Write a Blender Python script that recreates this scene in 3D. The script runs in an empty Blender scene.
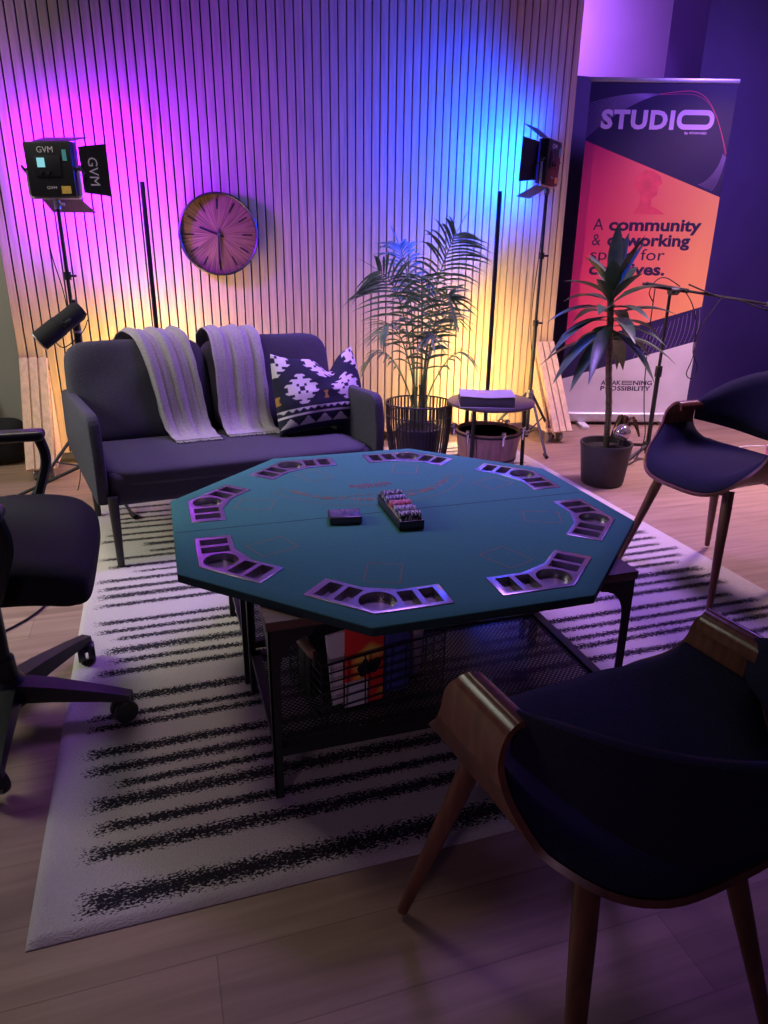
import bpy, bmesh, math, random
from math import sin, cos, pi, radians, sqrt, atan2
from mathutils import Vector, Matrix, noise
random.seed(7)
SC = bpy.context.scene
COL = SC.collection

# ------------------------------------------------------------------ camera
F_PX, PITCH, ROLL, CAM_H, YAW = 710.0, radians(20.74), radians(0.711), 1.205, radians(17.7)
fwd = Vector((cos(PITCH)*sin(YAW), cos(PITCH)*cos(YAW), -sin(PITCH)))
rgt = Vector((cos(YAW), -sin(YAW), 0.0))
upv = rgt.cross(fwd)
cr, sr = cos(ROLL), sin(ROLL)
cam_x, cam_y = cr*rgt + sr*upv, -sr*rgt + cr*upv
cam_d = bpy.data.cameras.new('camera')
cam_d.sensor_fit = 'HORIZONTAL'; cam_d.sensor_width = 36.0
cam_d.lens = F_PX*36.0/768.0
cam_d.clip_start = 0.02
cam = bpy.data.objects.new('camera', cam_d); COL.objects.link(cam)
M = Matrix.Identity(4)
for i in range(3):
    M[i][0], M[i][1], M[i][2] = cam_x[i], cam_y[i], -fwd[i]
M[2][3] = CAM_H
cam.matrix_world = M
SC.camera = cam

# ------------------------------------------------------------------ light
w = bpy.data.worlds.new('world'); SC.world = w; w.use_nodes = True
bg = w.node_tree.nodes['Background']
bg.inputs[0].default_value = (0.30, 0.20, 0.62, 1); bg.inputs[1].default_value = 0.055
SC.view_settings.view_transform = 'Standard'
SC.view_settings.look = 'None'
SC.view_settings.gamma = 1.0
SC.view_settings.use_curve_mapping = False
SC.view_settings.exposure = 0.0
PANEL_MAGENTA = ((0.18, 0.0003, 1.0), 470.0)
PANEL_BLUE = ((0.0, 0.042, 1.0), 740.0)
TUBE_WARM = ((1.0, 0.68, 0.20), 340.0)

def area(name, loc, target, size, color, power, size_y=None, spread=None):
    d = bpy.data.lights.new(name, 'AREA'); d.shape = 'RECTANGLE'
    d.size = size; d.size_y = size_y or size; d.color = color; d.energy = power
    if spread: d.spread = spread
    o = bpy.data.objects.new(name, d); COL.objects.link(o)
    o.location = loc
    o.rotation_euler = (Vector(target)-Vector(loc)).to_track_quat('-Z', 'Y').to_euler()
    return o
area('window_daylight', (-2.3, 2.9, 1.7), (-0.3, 2.6, 0.1), 0.7, (0.94, 1.0, 0.84), 12, 0.9, radians(80))
area('overhead_fill_white', (-0.6, 2.8, 2.75), (-0.4, 2.9, 0.0), 0.5, (1.0, 0.84, 0.76), 8.5, None, radians(105))  # added warm-white fill from overhead for the left wall and rug
area('overhead_fill_violet', (1.3, 2.9, 2.8), (1.2, 2.8, 0.0), 0.7, (0.44, 0.21, 1.0), 35, None, radians(84))  # violet fill put in overhead to lift sofa, table and rug
area('overhead_fill_pink', (3.5, 2.9, 2.75), (3.2, 2.9, 0.0), 0.5, (1.0, 0.62, 0.74), 40, None, radians(85))  # added pink fill that brightens the floor on the right
area('overhead_fill_indigo', (3.7, 3.3, 2.75), (3.7, 3.8, 0.6), 0.4, (0.34, 0.16, 1.0), 30)  # extra violet fill added to tint the right wall and banner
area('corner_fill', (-1.7, 3.9, 2.7), (-1.1, 4.75, 0.6), 0.3, (1.0, 0.94, 0.80), 11, None, radians(125))  # fill added to brighten the pale wall at the left
area('fill_behind_camera', (-1.3, -0.9, 1.3), (0.4, 1.5, 0.25), 0.3, (1.0, 0.62, 0.95), 0.45, None, radians(48))  # unseen weak fill added behind the camera for the basket contents
sp = bpy.data.lights.new('banner_fill_spot', 'SPOT'); sp.energy = 120; sp.color = (1.0, 0.50, 0.62); sp.spot_size = radians(44); sp.spot_blend = 0.8; sp.shadow_soft_size = 0.06  # added spot fill to brighten the coral of the banner
spo = bpy.data.objects.new('banner_fill_spot', sp); COL.objects.link(spo); spo.location = (3.8, 2.5, 2.75)
spo.rotation_euler = (Vector((3.3, 4.25, 1.15))-Vector((3.8, 2.5, 2.75))).to_track_quat('-Z', 'Y').to_euler()
area('side_room_lamp', (3.2, 5.6, 3.2), (3.2, 6.4, 2.6), 0.6, (0.40, 0.11, 1.0), 46)

# ------------------------------------------------------------------ materials
def nodes_of(m): return m.node_tree.nodes, m.node_tree.links
def mat(name, color, rough=0.6, metal=0.0, var=0.12, scale=30.0, bump=0.0, spec=0.5, stretch=None, sheen=0.0, emit=None):
    m = bpy.data.materials.new(name); m.use_nodes = True
    n, l = nodes_of(m); b = n['Principled BSDF']
    tc = n.new('ShaderNodeTexCoord'); nz = n.new('ShaderNodeTexNoise')
    nz.inputs['Scale'].default_value = scale; nz.inputs['Detail'].default_value = 4
    if stretch:
        mp = n.new('ShaderNodeMapping'); mp.inputs['Scale'].default_value = stretch
        l.new(tc.outputs['Object'], mp.inputs[0]); l.new(mp.outputs[0], nz.inputs['Vector'])
    else:
        l.new(tc.outputs['Object'], nz.inputs['Vector'])
    cr_ = n.new('ShaderNodeValToRGB')
    c = color
    cr_.color_ramp.elements[0].position = 0.3; cr_.color_ramp.elements[1].position = 0.7
    cr_.color_ramp.elements[0].color = tuple(max(0, x*(1-var)) for x in c[:3])+(1,)
    cr_.color_ramp.elements[1].color = tuple(min(1, x*(1+var)) for x in c[:3])+(1,)
    l.new(nz.outputs['Fac'], cr_.inputs[0]); l.new(cr_.outputs[0], b.inputs['Base Color'])
    b.inputs['Roughness'].default_value = rough; b.inputs['Metallic'].default_value = metal
    b.inputs['Specular IOR Level'].default_value = spec
    if sheen: b.inputs['Sheen Weight'].default_value = sheen
    if bump:
        bp = n.new('ShaderNodeBump'); bp.inputs['Strength'].default_value = bump; bp.inputs['Distance'].default_value = 0.003
        l.new(nz.outputs['Fac'], bp.inputs['Height']); l.new(bp.outputs[0], b.inputs['Normal'])
    if emit:
        b.inputs['Emission Color'].default_value = emit[0]+(1,); b.inputs['Emission Strength'].default_value = emit[1]
    return m

MT = {}
MT['black_metal'] = mat('black_metal', (0.012, 0.012, 0.016), 0.45, 0.0, 0.2, 60)
MT['black_plastic'] = mat('black_plastic', (0.015, 0.015, 0.018), 0.42, 0, 0.2, 80)
MT['black_rubber'] = mat('black_rubber', (0.008, 0.008, 0.009), 0.85, 0, 0.2, 80)
MT['chrome'] = mat('chrome', (0.75, 0.75, 0.78), 0.2, 1.0, 0.05, 20)
MT['grey_metal'] = mat('grey_metal', (0.35, 0.35, 0.38), 0.35, 0.9, 0.1, 40)
MT['silver_rail'] = mat('silver_rail', (0.62, 0.62, 0.66), 0.4, 0.6, 0.06, 40)
MT['slat_oak'] = mat('slat_oak', (0.60, 0.43, 0.27), 0.62, 0, 0.16, 6, 0.1, stretch=(9, 9, 0.6))
MT['plywood'] = mat('plywood', (0.66, 0.46, 0.27), 0.6, 0, 0.14, 8, 0.1, stretch=(1, 8, 8))
MT['felt_back'] = mat('felt_back', (0.035, 0.03, 0.035), 0.9, 0, 0.2, 60)
MT['walnut'] = mat('walnut', (0.115, 0.040, 0.024), 0.36, 0, 0.3, 7, 0.05, stretch=(6, 6, 0.8))
MT['walnut_arm'] = mat('walnut_arm', (0.15, 0.052, 0.030), 0.24, 0, 0.25, 9, 0.03, stretch=(1, 8, 1))
MT['table_wood'] = mat('table_wood', (0.085, 0.038, 0.030), 0.45, 0, 0.3, 8, 0.05, stretch=(1, 8, 8))
MT['sofa_fabric'] = mat('sofa_fabric', (0.058, 0.054, 0.076), 0.92, 0, 0.25, 260, 0.25, 0.2)
MT['chair_fabric'] = mat('chair_fabric', (0.015, 0.014, 0.032), 0.92, 0, 0.3, 320, 0.3, 0.15)
MT['mesh_fabric'] = mat('mesh_fabric', (0.010, 0.010, 0.012), 0.85, 0, 0.3, 300, 0.2, 0.25)
MT['throw'] = mat('throw', (0.33, 0.305, 0.32), 0.95, 0, 0.18, 180, 0.5, 0.1)
MT['felt'] = mat('felt', (0.044, 0.170, 0.140), 0.95, 0, 0.10, 240, 0.15, 0.1)
MT['board_edge'] = mat('board_edge', (0.006, 0.03, 0.03), 0.8, 0, 0.1, 60)
MT['print_gold'] = mat('print_gold', (0.17, 0.115, 0.060), 0.8, 0, 0.1, 60)
MT['print_red'] = mat('print_red', (0.20, 0.02, 0.03), 0.8, 0, 0.1, 60)
MT['tray_plastic'] = mat('tray_plastic', (0.36, 0.33, 0.37), 0.30, 0.92, 0.06, 60)
MT['palm_leaf'] = mat('palm_leaf', (0.085, 0.180, 0.060), 0.5, 0, 0.35, 18)
MT['palm_stem'] = mat('palm_stem', (0.09, 0.10, 0.05), 0.5, 0, 0.3, 18)
MT['dracaena_leaf'] = mat('dracaena_leaf', (0.045, 0.090, 0.042), 0.40, 0, 0.35, 14)
MT['bark'] = mat('bark', (0.12, 0.09, 0.07), 0.85, 0, 0.4, 40, 0.8, stretch=(1, 1, 3))
MT['dead_leaf'] = mat('dead_leaf', (0.14, 0.07, 0.04), 0.8, 0, 0.4, 40)
MT['soil'] = mat('soil', (0.02, 0.015, 0.012), 1, 0, 0.4, 120, 0.9)
MT['pot_grey'] = mat('pot_grey', (0.032, 0.030, 0.040), 0.6, 0, 0.12, 30)
MT['white_paint'] = mat('white_paint', (0.72, 0.72, 0.72), 0.7, 0, 0.03, 6)
MT['white_plastic'] = mat('white_plastic', (0.62, 0.60, 0.64), 0.5, 0, 0.05, 6)
MT['dark_paint'] = mat('dark_paint', (0.15, 0.115, 0.28), 0.75, 0, 0.06, 3)
MT['sage_paint'] = mat('sage_paint', (0.52, 0.53, 0.45), 0.8, 0, 0.04, 3)
MT['book_cover'] = mat('book_cover', (0.36, 0.33, 0.42), 0.5, 0, 0.05, 20)
MT['book_side'] = mat('book_side', (0.05, 0.045, 0.06), 0.6, 0, 0.1, 20)
MT['gold'] = mat('gold', (0.85, 0.50, 0.16), 0.35, 0.4, 0.05, 20)
MT['stave_wood'] = mat('stave_wood', (0.44, 0.27, 0.23), 0.5, 0, 0.2, 8, 0.1, stretch=(8, 8, 0.7))
MT['side_top'] = mat('side_top', (0.06, 0.05, 0.06), 0.38, 0, 0.1, 20)
MT['glass_globe'] = mat('glass_globe', (0.62, 0.50, 0.58), 0.12, 0.75, 0.1, 14)
MT['lettering_white'] = mat('lettering_white', (0.75, 0.72, 0.80), 0.5, 0, 0.03, 20)
MT['sticker_yellow'] = mat('sticker_yellow', (0.75, 0.50, 0.10), 0.5, 0, 0.1, 60)
MT['sticker_cyan'] = mat('sticker_cyan', (0.12, 0.55, 0.60), 0.5, 0, 0.1, 60)
MT['screen'] = mat('screen', (0.05, 0.2, 0.25), 0.3, 0, 0.3, 300, emit=((0.35, 0.85, 0.95), 0.7))
MT['blue_glow_frame'] = mat('blue_glow_frame', (0.03, 0.08, 0.55), 0.4, 0, 0.1, 30)  # blue glow on the panel bezel, put into its base colour
MT['handle_wood'] = mat('handle_wood', (0.38, 0.22, 0.15), 0.5, 0, 0.2, 14)
MT['paper'] = mat('paper', (0.62, 0.60, 0.62), 0.7, 0, 0.04, 30)
MT['paper_blue'] = mat('paper_blue', (0.06, 0.07, 0.28), 0.5, 0, 0.3, 30)
MT['lilac_ceramic'] = mat('lilac_ceramic', (0.42, 0.36, 0.46), 0.5, 0, 0.1, 30)
MT['cable_white'] = mat('cable_white', (0.75, 0.72, 0.75), 0.5, 0, 0.05, 30)
MT['pink_plastic'] = mat('pink_plastic', (0.70, 0.22, 0.50), 0.4, 0, 0.08, 30)
MT['dark_box'] = mat('dark_box', (0.03, 0.028, 0.045), 0.32, 0, 0.1, 30)

def emit_mat(name, col, strength):
    m = bpy.data.materials.new(name); m.use_nodes = True
    n, l = nodes_of(m); n.remove(n['Principled BSDF'])
    e = n.new('ShaderNodeEmission'); e.inputs[0].default_value = col+(1,); e.inputs[1].default_value = strength
    l.new(e.outputs[0], n['Material Output'].inputs[0]); return m
def tube_mat(name, col, strength, top_col):
    # colour-changing LED strip: amber lower half fading to a dim tint at the top (object z in metres)
    m = emit_mat(name, col, strength); n, l = nodes_of(m); e = n['Emission']
    tc = n.new('ShaderNodeTexCoord'); sx = n.new('ShaderNodeSeparateXYZ'); l.new(tc.outputs['Object'], sx.inputs[0])
    dv = n.new('ShaderNodeMath'); dv.operation = 'MULTIPLY'; dv.inputs[1].default_value = 1/1.5; l.new(sx.outputs[2], dv.inputs[0])
    rp = n.new('ShaderNodeValToRGB'); q = rp.color_ramp.elements
    q[0].position = 0.0; q[0].color = col+(1,); q[1].position = 1.0; q[1].color = tuple(x*0.03 for x in top_col)+(1,)
    a = q.new(0.34); a.color = col+(1,); a = q.new(0.54); a.color = tuple(x*0.40 for x in col)+(1,); a = q.new(0.70); a.color = tuple(x*0.06 for x in top_col)+(1,)
    l.new(dv.outputs[0], rp.inputs[0]); l.new(rp.outputs[0], e.inputs[0]); return m

def floor_mat():
    m = bpy.data.materials.new('oak_planks'); m.use_nodes = True
    n, l = nodes_of(m); b = n['Principled BSDF']
    tc = n.new('ShaderNodeTexCoord')
    br = n.new('ShaderNodeTexBrick'); br.inputs['Scale'].default_value = 1.0
    br.offset = 0.37; br.inputs['Brick Width'].default_value = 1.3; br.inputs['Row Height'].default_value = 0.16
    br.inputs['Mortar Size'].default_value = 0.0015; br.inputs['Bias'].default_value = 0
    br.inputs['Color1'].default_value = (0.27, 0.18, 0.135, 1); br.inputs['Color2'].default_value = (0.335, 0.235, 0.172, 1)
    br.inputs['Mortar'].default_value = (0.22, 0.15, 0.11, 1)
    l.new(tc.outputs['Object'], br.inputs['Vector'])
    mp = n.new('ShaderNodeMapping'); mp.inputs['Scale'].default_value = (1.1, 14, 1)
    l.new(tc.outputs['Object'], mp.inputs[0])
    nz = n.new('ShaderNodeTexNoise'); nz.inputs['Scale'].default_value = 2.2; nz.inputs['Detail'].default_value = 6
    nz.inputs['Distortion'].default_value = 0.6
    l.new(mp.outputs[0], nz.inputs['Vector'])
    rp = n.new('ShaderNodeValToRGB'); rp.color_ramp.elements[0].position = 0.3; rp.color_ramp.elements[1].position = 0.75
    rp.color_ramp.elements[0].color = (0.70, 0.66, 0.62, 1); rp.color_ramp.elements[1].color = (1.1, 1.08, 1.05, 1)
    l.new(nz.outputs['Fac'], rp.inputs[0])
    mx = n.new('ShaderNodeMix'); mx.data_type = 'RGBA'; mx.blend_type = 'MULTIPLY'; mx.inputs[0].default_value = 1
    l.new(br.outputs['Color'], mx.inputs[6]); l.new(rp.outputs[0], mx.inputs[7])
    l.new(mx.outputs[2], b.inputs['Base Color'])
    b.inputs['Roughness'].default_value = 0.52
    b.inputs['Specular IOR Level'].default_value = 0.35
    return m
MT['floor'] = floor_mat()

def attr_mat(name, attr, rough=0.95, noise_edge=None, cols=None, bump=0.0, bscale=400):
    """colour from a colour attribute, or (with cols) dark/light by thresholding a value attribute against noise"""
    m = bpy.data.materials.new(name); m.use_nodes = True
    n, l = nodes_of(m); b = n['Principled BSDF']
    at = n.new('ShaderNodeAttribute'); at.attribute_name = attr
    tc = n.new('ShaderNodeTexCoord')
    nz = n.new('ShaderNodeTexNoise'); nz.inputs['Scale'].default_value = bscale; nz.inputs['Detail'].default_value = 3
    l.new(tc.outputs['Object'], nz.inputs['Vector'])
    if cols:
        n2 = n.new('ShaderNodeTexNoise'); n2.inputs['Scale'].default_value = noise_edge[0]; n2.inputs['Detail'].default_value = 2
        mp = n.new('ShaderNodeMapping'); mp.inputs['Scale'].default_value = noise_edge[2]
        l.new(tc.outputs['Object'], mp.inputs[0]); l.new(mp.outputs[0], n2.inputs['Vector'])
        a = n.new('ShaderNodeMath'); a.operation = 'MULTIPLY_ADD'
        l.new(n2.outputs['Fac'], a.inputs[0]); a.inputs[1].default_value = noise_edge[1]; l.new(at.outputs['Fac'], a.inputs[2])
        rp = n.new('ShaderNodeValToRGB'); e = rp.color_ramp.elements
        mid = 0.5 + noise_edge[1]*0.5
        k = n.new('ShaderNodeMath'); k.operation = 'MULTIPLY'; k.inputs[1].default_value = 0.5/mid
        l.new(a.outputs[0], k.inputs[0])
        e[0].position = 0.47; e[1].position = 0.53; e[0].color = cols[0]+(1,); e[1].color = cols[1]+(1,)
        l.new(k.outputs[0], rp.inputs[0])
        mx = n.new('ShaderNodeMix'); mx.data_type = 'RGBA'; mx.blend_type = 'MULTIPLY'; mx.inputs[0].default_value = 0.25
        l.new(rp.outputs[0], mx.inputs[6]); l.new(nz.outputs['Fac'], mx.inputs[7])
        l.new(mx.outputs[2], b.inputs['Base Color'])
    else:
        l.new(at.outputs['Color'], b.inputs['Base Color'])
    b.inputs['Roughness'].default_value = rough; b.inputs['Specular IOR Level'].default_value = 0.15
    if bump:
        bp = n.new('ShaderNodeBump'); bp.inputs['Strength'].default_value = bump; bp.inputs['Distance'].default_value = 0.006
        l.new(nz.outputs['Fac'], bp.inputs['Height']); l.new(bp.outputs[0], b.inputs['Normal'])
    return m
MT['rug'] = attr_mat('rug_pile', 'stripe', 0.98, (210, 1.3, (0.75, 1.25, 1)), ((0.56, 0.51, 0.48), (0.022, 0.019, 0.028)), 0.8, 260)
MT['pillow'] = attr_mat('pillow_weave', 'pattern', 0.9, bump=0.3, bscale=300)

def mesh_screen_mat():
    m = bpy.data.materials.new('perforated_steel'); m.use_nodes = True
    n, l = nodes_of(m); b = n['Principled BSDF']
    b.inputs['Base Color'].default_value = (0.05, 0.048, 0.06, 1); b.inputs['Roughness'].default_value = 0.35; b.inputs['Metallic'].default_value = 0.6
    tc = n.new('ShaderNodeTexCoord'); sx = n.new('ShaderNodeSeparateXYZ'); l.new(tc.outputs['Object'], sx.inputs[0])
    def mth(op, a, c=None):
        q = n.new('ShaderNodeMath'); q.operation = op
        for i, v in enumerate((a, c)):
            if v is None: continue
            if isinstance(v, (int, float)): q.inputs[i].default_value = v
            else: l.new(v, q.inputs[i])
        return q.outputs[0]
    # staggered round holes, 12 mm apart
    def holes(off):
        fx = mth('SUBTRACT', mth('FRACT', mth('ADD', mth('MULTIPLY', sx.outputs[0], 1/0.014), off)), 0.5)
        fy = mth('SUBTRACT', mth('FRACT', mth('ADD', mth('MULTIPLY', sx.outputs[1], 1/0.014), off)), 0.5)
        return mth('ADD', mth('MULTIPLY', fx, fx), mth('MULTIPLY', fy, fy))
    mn = mth('MINIMUM', holes(0.0), holes(0.5))
    al = mth('GREATER_THAN', mn, 0.062)
    l.new(al, b.inputs['Alpha'])
    return m
MT['perforated'] = mesh_screen_mat()

# ------------------------------------------------------------------ mesh helpers
def new_bm(): return bmesh.new()
def merge(bm, tmp, mx=None):
    me = bpy.data.meshes.new('tmp')
    if mx is not None: tmp.transform(mx)
    tmp.to_mesh(me); tmp.free(); bm.from_mesh(me); bpy.data.meshes.remove(me)
def box(bm, c, s, bev=0.0, mx=None, seg=2):
    t = bmesh.new(); bmesh.ops.create_cube(t, size=1)
    t.transform(Matrix.Diagonal((s[0], s[1], s[2], 1)))
    if bev: bmesh.ops.bevel(t, geom=t.edges[:], offset=bev, segments=seg, profile=0.5, affect='EDGES')
    t.transform(Matrix.Translation(c))
    merge(bm, t, mx)
def frame_at(d):
    d = d.normalized(); a = Vector((0, 0, 1)) if abs(d.z) < 0.95 else Vector((1, 0, 0))
    x = d.cross(a).normalized(); return x, x.cross(d).normalized()
def tube(bm, pts, r, seg=8, cap=True, closed=False):
    pts = [Vector(p) for p in pts]; n = len(pts)
    rs = r if isinstance(r, (list, tuple)) else [r]*n
    rings = []; px = None
    for i, p in enumerate(pts):
        if closed: d = pts[(i+1) % n]-pts[i-1]
        else: d = pts[min(i+1, n-1)]-pts[max(i-1, 0)]
        x, y = frame_at(d)
        if px is not None:
            x2 = (px - d.normalized()*px.dot(d.normalized()))
            if x2.length > 1e-6: x = x2.normalized(); y = x.cross(d.normalized()).normalized()
        px = x
        rings.append([bm.verts.new(p + (x*cos(2*pi*k/seg)+y*sin(2*pi*k/seg))*rs[i]) for k in range(seg)])
    for i in range(n if closed else n-1):
        a, b = rings[i], rings[(i+1) % n]
        for k in range(seg):
            try: bm.faces.new((a[k], a[(k+1) % seg], b[(k+1) % seg], b[k]))
            except ValueError: pass
    if cap and not closed:
        bm.faces.new(rings[0][::-1]); bm.faces.new(rings[-1])
def lathe(bm, prof, seg=32, c=(0, 0, 0), mx=None):
    t = bmesh.new(); rings = []
    for r, z in prof:
        if r < 1e-6: rings.append([t.verts.new((0, 0, z))])
        else: rings.append([t.verts.new((r*cos(2*pi*k/seg), r*sin(2*pi*k/seg), z)) for k in range(seg)])
    for a, b in zip(rings, rings[1:]):
        for k in range(seg):
            k2 = (k+1) % seg
            if len(a) == 1 and len(b) == 1: continue
            if len(a) == 1: t.faces.new((a[0], b[k2], b[k]))
            elif len(b) == 1: t.faces.new((a[k], a[k2], b[0]))
            else: t.faces.new((a[k], a[k2], b[k2], b[k]))
    if len(rings[0]) > 1: t.faces.new(rings[0][::-1])
    if len(rings[-1]) > 1: t.faces.new(rings[-1])
    t.transform(Matrix.Translation(c)); merge(bm, t, mx)
def prism(bm, poly, z0, z1, mx=None, bev=0.0):
    t = bmesh.new()
    a = [t.verts.new((x, y, z0)) for x, y in poly]; b = [t.verts.new((x, y, z1)) for x, y in poly]
    t.faces.new(a[::-1]); t.faces.new(b); n = len(poly)
    for k in range(n): t.faces.new((a[k], a[(k+1) % n], b[(k+1) % n], b[k]))
    bmesh.ops.recalc_face_normals(t, faces=t.faces)
    if bev: bmesh.ops.bevel(t, geom=t.edges[:], offset=bev, segments=2, profile=0.5, affect='EDGES')
    merge(bm, t, mx)
def sheet(bm, P, th):
    """solid sheet from a grid of points, th thick along the normals (towards +normal)"""
    nu, nv = len(P), len(P[0]); P = [[Vector(p) for p in row] for row in P]
    N = [[None]*nv for _ in range(nu)]
    for i in range(nu):
        for j in range(nv):
            du = P[min(i+1, nu-1)][j]-P[max(i-1, 0)][j]; dv = P[i][min(j+1, nv-1)]-P[i][max(j-1, 0)]
            q = du.cross(dv); N[i][j] = q.normalized() if q.length > 1e-9 else Vector((0, 0, 1))
    def T(i, j): return th(i/(nu-1), j/(nv-1)) if callable(th) else th
    a = [[bm.verts.new(P[i][j]) for j in range(nv)] for i in range(nu)]
    b = [[bm.verts.new(P[i][j]+N[i][j]*T(i, j)) for j in range(nv)] for i in range(nu)]
    for i in range(nu-1):
        for j in range(nv-1):
            bm.faces.new((b[i][j], b[i+1][j], b[i+1][j+1], b[i][j+1]))
            bm.faces.new((a[i][j], a[i][j+1], a[i+1][j+1], a[i+1][j]))
    for i in range(nu-1):
        bm.faces.new((a[i][0], a[i+1][0], b[i+1][0], b[i][0]))
        bm.faces.new((a[i+1][-1], a[i][-1], b[i][-1], b[i+1][-1]))
    for j in range(nv-1):
        bm.faces.new((a[0][j+1], a[0][j], b[0][j], b[0][j+1]))
        bm.faces.new((a[-1][j], a[-1][j+1], b[-1][j+1], b[-1][j]))
def puffy(bm, c, s, e=4.0, ez=3.0, n=20, mx=None, fn=None):
    """cushion: superellipsoid box"""
    t = bmesh.new(); bmesh.ops.create_cube(t, size=2)
    bmesh.ops.subdivide_edges(t, edges=t.edges[:], cuts=n, use_grid_fill=True)
    for v in t.verts:
        x, y, z = v.co
        m = (abs(x)**e+abs(y)**e+abs(z)**ez)**(1/ max(e, ez)) if False else None
        d = (abs(x)**e+abs(y)**e+abs(z)**ez)
        k = d**(-1.0/((e+ez)/2))
        v.co = Vector((x*k*s[0]/2, y*k*s[1]/2, z*k*s[2]/2))
        if fn: v.co = fn(v.co)
    t.transform(Matrix.Translation(c)); merge(bm, t, mx)
def path_round(pts, r=0.02, n=4):
    """round the corners of a polyline"""
    pts = [Vector(p) for p in pts]; out = [pts[0]]
    for a, b, c in zip(pts, pts[1:], pts[2:]):
        d1 = (a-b); d2 = (c-b); k = min(r, d1.length*0.45, d2.length*0.45)
        p, q = b+d1.normalized()*k, b+d2.normalized()*k
        for i in range(n+1):
            t = i/n; out.append(p*(1-t)**2+b*2*t*(1-t)+q*t*t)
    out.append(pts[-1]); return out
def smooth_path(pts, n=6):
    pts = [Vector(p) for p in pts]; out = []
    for i in range(len(pts)-1):
        p0, p1, p2, p3 = pts[max(i-1, 0)], pts[i], pts[i+1], pts[min(i+2, len(pts)-1)]
        for k in range(n):
            t = k/n
            out.append(0.5*((2*p1)+(p2-p0)*t+(2*p0-5*p1+4*p2-p3)*t*t+(3*p1-p0-3*p2+p3)*t**3))
    out.append(pts[-1]); return out

def obj(name, bm, m, parent=None, smooth=35, loc=None):
    if not isinstance(bm, bpy.types.Mesh):
        me = bpy.data.meshes.new(name); bm.to_mesh(me); bm.free()
    else: me = bm
    if not me.materials: me.materials.append(m if not isinstance(m, str) else MT[m])
    if smooth:
        me.polygons.foreach_set('use_smooth', [True]*len(me.polygons))
        try: me.set_sharp_from_angle(angle=radians(smooth))
        except Exception: pass
    o = bpy.data.objects.new(name, me); COL.objects.link(o)
    if parent: o.parent = parent
    if loc: o.location = loc
    return o
def tag(o, label, cat, group=None, kind=None):
    o['label'] = label; o['category'] = cat
    if group: o['group'] = group
    if kind: o['kind'] = kind
    return o
def thing(name, label, cat, loc=(0, 0, 0), rz=0, group=None):
    o = bpy.data.objects.new(name, None); COL.objects.link(o)
    o.empty_display_size = 0.05
    o.location = loc; o.rotation_euler = (0, 0, rz)
    return tag(o, label, cat, group)
def struct(name, bm, m, label=None, cat=None):
    o = obj(name, bm, m); o['kind'] = 'structure'
    o['label'] = label or name.replace('_', ' '); o['category'] = cat or name.split('_')[0]
    return o
def dup(root, loc, rz, label=None):
    r = root.copy(); COL.objects.link(r); r.location = loc; r.rotation_euler = (0, 0, rz)
    if label: r['label'] = label
    for ch in list(root.children):
        c = ch.copy(); COL.objects.link(c); c.parent = r
        for g in list(ch.children):
            d = g.copy(); COL.objects.link(d); d.parent = c
    return r
def text_mesh(s, size, depth=0.0006, bold=0.0, spacing=1.0, sx=1.0, shear=0.0, align='LEFT'):
    cu = bpy.data.curves.new('t', 'FONT'); cu.body = s; cu.size = size; cu.extrude = depth; cu.offset = bold
    cu.space_character = spacing; cu.shear = shear; cu.align_x = align; cu.resolution_u = 3
    o = bpy.data.objects.new('t', cu); COL.objects.link(o)
    dg = bpy.context.evaluated_depsgraph_get()
    me = bpy.data.meshes.new_from_object(o.evaluated_get(dg))
    bpy.data.objects.remove(o); bpy.data.curves.remove(cu)
    me.transform(Matrix.Diagonal((sx, 1, 1, 1)))
    return me
def add_text(bm, s, size, mx, **k):
    me = text_mesh(s, size, **k); me.transform(mx); bm.from_mesh(me); bpy.data.meshes.remove(me)
def text_width(s, size, **k):
    me = text_mesh(s, size, **k); xs = [v.co.x for v in me.vertices]; bpy.data.meshes.remove(me)
    return min(xs), max(xs)
def fit_text(bm, s, x0, x1, h, y, M0, **k):
    """text whose capitals are h tall, stretched to span x0..x1 on baseline y"""
    size = h/0.70; a, b = text_width(s, size, **k)
    f = (x1-x0)/(b-a)
    add_text(bm, s, size, M0 @ Matrix.Translation((x0-a*f, y, 0)) @ Matrix.Diagonal((f, 1, 1, 1)), **k)
def boolean(me_bm, cutter_bm):
    a = bpy.data.meshes.new('a'); me_bm.to_mesh(a); me_bm.free(); b = bpy.data.meshes.new('b'); cutter_bm.to_mesh(b); cutter_bm.free()
    oa = bpy.data.objects.new('a', a); ob = bpy.data.objects.new('b', b); COL.objects.link(oa); COL.objects.link(ob)
    md = oa.modifiers.new('x', 'BOOLEAN'); md.operation = 'DIFFERENCE'; md.object = ob; md.solver = 'EXACT'
    dg = bpy.context.evaluated_depsgraph_get(); me = bpy.data.meshes.new_from_object(oa.evaluated_get(dg))
    for o, d in ((oa, a), (ob, b)):
        bpy.data.objects.remove(o); bpy.data.meshes.remove(d)
    return me
RX90 = Matrix.Rotation(pi/2, 4, 'X')
def Rz(a): return Matrix.Rotation(a, 4, 'Z')
def T(*v): return Matrix.Translation(v)

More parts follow.
